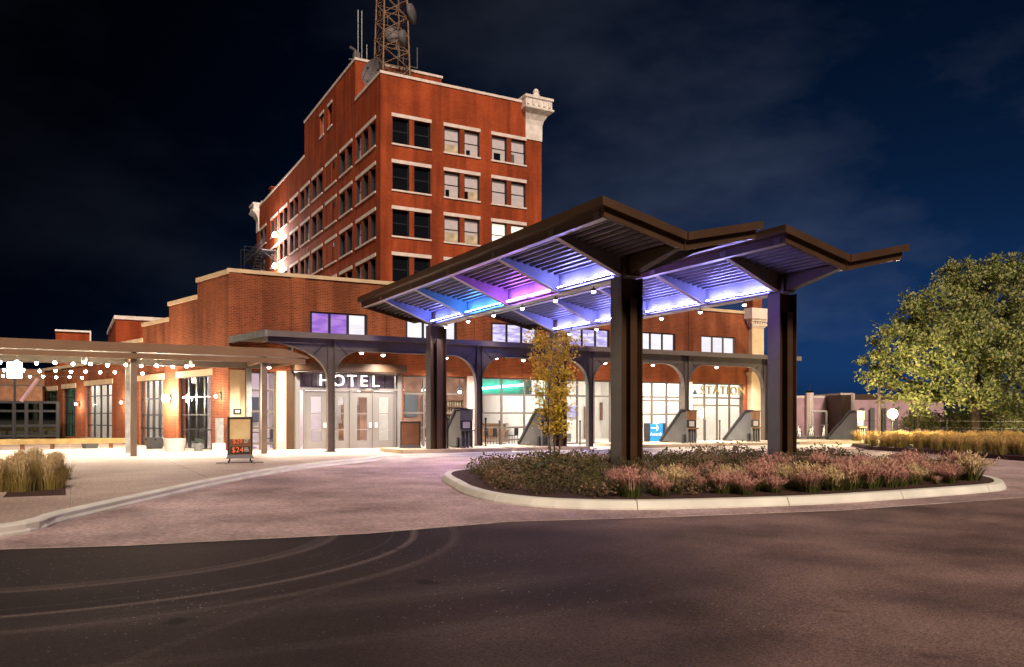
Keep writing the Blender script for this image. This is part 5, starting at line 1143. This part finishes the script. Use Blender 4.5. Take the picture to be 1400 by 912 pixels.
# far low building
fb = thing('pink_block_building', (60, 50, 0), 'low pinkish block building with pale downpipe beyond the bicycles', 'building')
a_, b_ = CP+ray(1040, 540)*66, CP+ray(1148, 540)*66
dirv = (b_-a_); zt2 = CP.z+(HY-544)*66/FPX
def seg(p, q, z0, z1, th): 
    n_ = Vector((-(q-p).y, (q-p).x, 0)).normalized()*th
    return [(p.x, p.y, z0), (q.x, q.y, z0), (q.x+n_.x, q.y+n_.y, z0), (p.x+n_.x, p.y+n_.y, z0)], [(p.x, p.y, z1), (q.x, q.y, z1), (q.x+n_.x, q.y+n_.y, z1), (p.x+n_.x, p.y+n_.y, z1)]
MB().hexa(*seg(a_, b_, 0, zt2, 8)).build('wall', 'pink_block', fb); MB().hexa(*seg(a_-dirv*.01, b_+dirv*.01, zt2, zt2+.18, 8.1)).build('parapet', 'limestone', fb)
def onf(x): p = CP+ray(x, 560)*65.8; return p
for x, top, r in ((1107, 537, .32), (1148, 540, .28)): p = onf(x); MB().tube((p.x, p.y, 0), (p.x, p.y, CP.z+(HY-top)*65.8/FPX), r, 8).build('downpipe', 'limestone', fb)
c_, d_ = CP+ray(1150, 540)*63, CP+ray(1166, 540)*63
cn = thing('brown_shed', (c_.x, c_.y, 0), 'small rust brown shed with pale corner post beside the pink building', 'shed')
MB().hexa(*seg(c_, d_, 0, 3.2, 5)).build('wall', 'bronze_paint', cn); MB().hexa(*seg(c_-(d_-c_)*.05, d_+(d_-c_)*.05, 3.2, 3.35, 5.2)).build('roof_edge', 'limestone', cn); MB().tube((d_.x, d_.y, 0), (d_.x, d_.y, 3.3), .16, 6).build('corner_post', 'limestone', cn)
e0, e1 = CP+ray(1168, 540)*72, CP+ray(1290, 540)*72
hb = thing('long_far_building', (e0.x, e0.y, 0), 'long low far building half hidden by the big tree', 'building')
MB().hexa(*seg(e0, e1, 0, 3.0, 8)).build('wall', 'pink_block', hb); MB().hexa(*seg(e0, e1, 3.0, 3.5, 8.2)).build('roof_band', 'bronze_paint', hb)
for x in (1176, 1190, 1206, 1222, 1246): p = CP+ray(x, 560)*71.7; q = CP+ray(x+6, 560)*71.7; MB().hexa(*seg(p, q, .2, 2.3, .1)).build('door', 'grey_frame', hb)
# wire fence in front of the tree
fn = thing('wire_fence', (pz(1295, 600).x, pz(1295, 600).y, 0), 'wire fence with thin dark posts between golden grass and the big tree', 'fence')
fpz = [CP+ray(x, 570)*D for x, D in ((1170, 56), (1205, 54.5), (1250, 52), (1295, 49.5), (1367, 46.0), (1450, 43))]
for p in fpz: MB().tube((p.x, p.y, 0), (p.x, p.y, 1.35), .04, 6).build('post', 'black_frame', fn)
for p, q in zip(fpz, fpz[1:]):
    for z in (.15, .5, .85, 1.25): MB().tube((p.x, p.y, z), (q.x, q.y, z), .012, 4).build('wire', 'galv', fn)
for x, top, m_ in ((1202, 528, 'limestone'), (1208, 560, 'galv')):
    p = CP+ray(x, 560)*53; t = thing('utility_pole', (p.x, p.y, 0), 'pale tall pole left of the globe lamp' if m_ == 'limestone' else 'short grey pole left of the globe lamp', 'pole')
    MB().tube((p.x, p.y, 0), (p.x, p.y, CP.z+(HY-top)*53/FPX), .12, 8, .09).build('shaft', m_, t); MB().tube((p.x, p.y, 0), (p.x, p.y, .2), .2, 8).build('base', 'kerb_concrete', t)
# white tube frame
g0, g1 = CP+ray(1110, 570)*58, CP+ray(1130, 570)*58
gt = thing('white_tube_frame', (g0.x, g0.y, 0), 'white square tube frame behind the bicycles', 'frame')
for p in (g0, g1): MB().tube((p.x, p.y, 0), (p.x, p.y, 1.9), .07, 6).build('upright', 'white_paint', gt)
MB().tube((g0.x, g0.y, 1.9), (g1.x, g1.y, 1.9), .07, 6).build('crossbar', 'white_paint', gt)
# bicycles
def bike(loc, rz, label):
    t = thing('bicycle', loc, label, 'bicycle', 'bicycles at the kiosk', rz); ORG[t.name] = (0, 0, 0)
    for x in (-.52, .52):
        w_ = MB(); n = 20
        vs = []; fs = []
        for i in range(n):
            a = 2*pi*i/n
            for rr, yy in ((.34, 0), (.315, -.025), (.29, 0), (.315, .025)): vs.append((x+rr*cos(a), yy, .34+rr*sin(a)))
        for i in range(n):
            for k in range(4): fs.append((i*4+k, i*4+(k+1) % 4, ((i+1) % n)*4+(k+1) % 4, ((i+1) % n)*4+k))
        wo = w_.add(vs, fs).build('wheel', 'rubber', t); sp = MB()
        for i in range(8): a = 2*pi*i/8; sp.tube((x, 0, .34), (x+.3*cos(a), 0, .34+.3*sin(a)), .006, 3)
        sp.build('spokes', 'galv', wo)
    f = MB()
    for a, b in (((-.52, 0, .34), (-.08, 0, .32)), ((-.08, 0, .32), (-.2, 0, .85)), ((-.52, 0, .34), (-.18, 0, .72)), ((-.18, 0, .74), (.36, 0, .80)), ((-.08, 0, .32), (.38, 0, .72)), ((.52, 0, .34), (.34, 0, .95))): f.tube(a, b, .02, 6)
    f.build('frame', 'white_paint', t); MB().hexa([(-.32, -.07, .86), (-.08, -.03, .86), (-.08, .03, .86), (-.32, .07, .86)], [(-.32, -.07, .91), (-.08, -.03, .91), (-.08, .03, .91), (-.32, .07, .91)]).build('saddle', 'rubber', t)
    MB().tube((.33, -.26, 1.0), (.33, .26, 1.0), .016, 6).tube((.34, 0, .95), (.33, 0, 1.0), .018, 5).build('handlebar', 'galv', t)
for x, d, r, lb in ((1093, 49.5, .9, 'parked bicycle leaning behind the steel canopy column'), (1109, 50, .5, 'parked bicycle in the middle of the bicycle row'), (1126, 50.3, .6, 'parked bicycle beside the kiosk wedge tip')):
    p = CP+ray(x, 570)*d; bike((p.x, p.y, 0), r, lb)

# ------------------------------------------------------------------ PERSON JUST INSIDE THE PATIO DOOR
def person(loc, rz, label):
    J = {'pelvis': ((0, 0, .95), (.155, .115)), 'waist': ((0, .01, 1.10), (.135, .10)), 'chest': ((0, .0, 1.32), (.165, .115)), 'neckb': ((0, 0, 1.47), (.075, .07)), 'neck': ((0, -.01, 1.53), (.055, .055)), 'jaw': ((0, -.03, 1.60), (.068, .08)), 'head': ((0, -.015, 1.68), (.08, .095)), 'crown': ((0, 0, 1.75), (.055, .07))}
    E_ = [('pelvis', 'waist'), ('waist', 'chest'), ('chest', 'neckb'), ('neckb', 'neck'), ('neck', 'jaw'), ('jaw', 'head'), ('head', 'crown')]
    for sg, k in ((-1, 'l'), (1, 'r')):
        J.update({'hip'+k: ((sg*.10, 0, .90), (.095, .10)), 'knee'+k: ((sg*.12, -.03, .50), (.062, .065)), 'ank'+k: ((sg*.13, .02, .10), (.042, .045)), 'toe'+k: ((sg*.15, -.16, .045), (.045, .035)), 'sh'+k: ((sg*.185, 0, 1.42), (.07, .07)), 'elb'+k: ((sg*.25, .02, 1.14), (.045, .045)), 'wri'+k: ((sg*.24, -.12, .94), (.032, .028)), 'palm'+k: ((sg*.235, -.16, .87), (.040, .024))})
        E_ += [('pelvis', 'hip'+k), ('hip'+k, 'knee'+k), ('knee'+k, 'ank'+k), ('ank'+k, 'toe'+k), ('chest', 'sh'+k), ('sh'+k, 'elb'+k), ('elb'+k, 'wri'+k), ('wri'+k, 'palm'+k)]
        for f_ in range(5):
            d = -.03+.015*f_; L = (.05, .075, .085, .08, .06)[f_]
            J['fa%s%d' % (k, f_)] = ((sg*.235+d*(.3 if f_ else 1.1), -.165+d*.8, .84 if f_ else .87), (.011, .011)); J['fb%s%d' % (k, f_)] = ((sg*.23+d*(.3 if f_ else 1.4), -.185+d*.8, .84-L), (.009, .009))
            E_ += [('palm'+k, 'fa%s%d' % (k, f_)), ('fa%s%d' % (k, f_), 'fb%s%d' % (k, f_))]
    names = list(J); me = bpy.data.meshes.new('body'); me.from_pydata([J[n][0] for n in names], [(names.index(a), names.index(b)) for a, b in E_], [])
    tmp = bpy.data.objects.new('tmp_body', me); COL.objects.link(tmp); md = tmp.modifiers.new('skin', 'SKIN'); md.use_smooth_shade = True
    for i, n in enumerate(names):
        sv = me.skin_vertices[0].data[i]; sv.radius = J[n][1]; sv.use_root = (n == 'pelvis')
    tmp.modifiers.new('sub', 'SUBSURF').levels = 2; tmp.modifiers['sub'].render_levels = 2
    b = bpy.data.meshes.new_from_object(tmp.evaluated_get(bpy.context.evaluated_depsgraph_get())); bpy.data.objects.remove(tmp); b.name = 'body'
    for m_ in ('skin_tone', 'shirt_white', 'jeans_blue', 'shoe_dark'): b.materials.append(MAT[m_])
    for p in b.polygons:
        c = p.center; arm = abs(c.x) > .17 and c.z < 1.16
        p.material_index = 3 if c.z < .09 else (0 if (arm or c.z > 1.49) else (2 if c.z < 1.0 else 1))
    t = thing('person', loc, label, 'person', None, rz); ORG[t.name] = (0, 0, 0)
    o = bpy.data.objects.new('body', b); COL.objects.link(o); o.parent = t; ORG[o.name] = (0, 0, 0)
    MB().ball((0, .012, 1.705), .10, 12, 8).build('hair', 'hair_dark', t, True).scale = (.92, 1.02, 1.0)
    f = MB()
    for x in (-.03, .03): f.ball((x, -.105, 1.675), .010, 6, 4)
    f.build('eyes', 'shoe_dark', t); MB().hexa([(-.012, -.10, 1.635), (.012, -.10, 1.635), (.012, -.125, 1.635), (-.012, -.125, 1.635)], [(-.006, -.10, 1.67), (.006, -.10, 1.67), (.006, -.108, 1.67), (-.006, -.108, 1.67)]).build('nose', 'skin_tone', t)
mat('skin_tone', (.45, .28, .20), .6); mat('shirt_white', (.72, .72, .72), .8); mat('jeans_blue', (.05, .10, .24), .8); mat('shoe_dark', (.02, .02, .02), .6); mat('hair_dark', (.03, .02, .015), .7)
_p = W2(2.7, -1.1); person((_p[0], _p[1], .012), .5, 'person in white shirt and blue jeans standing inside the patio door')
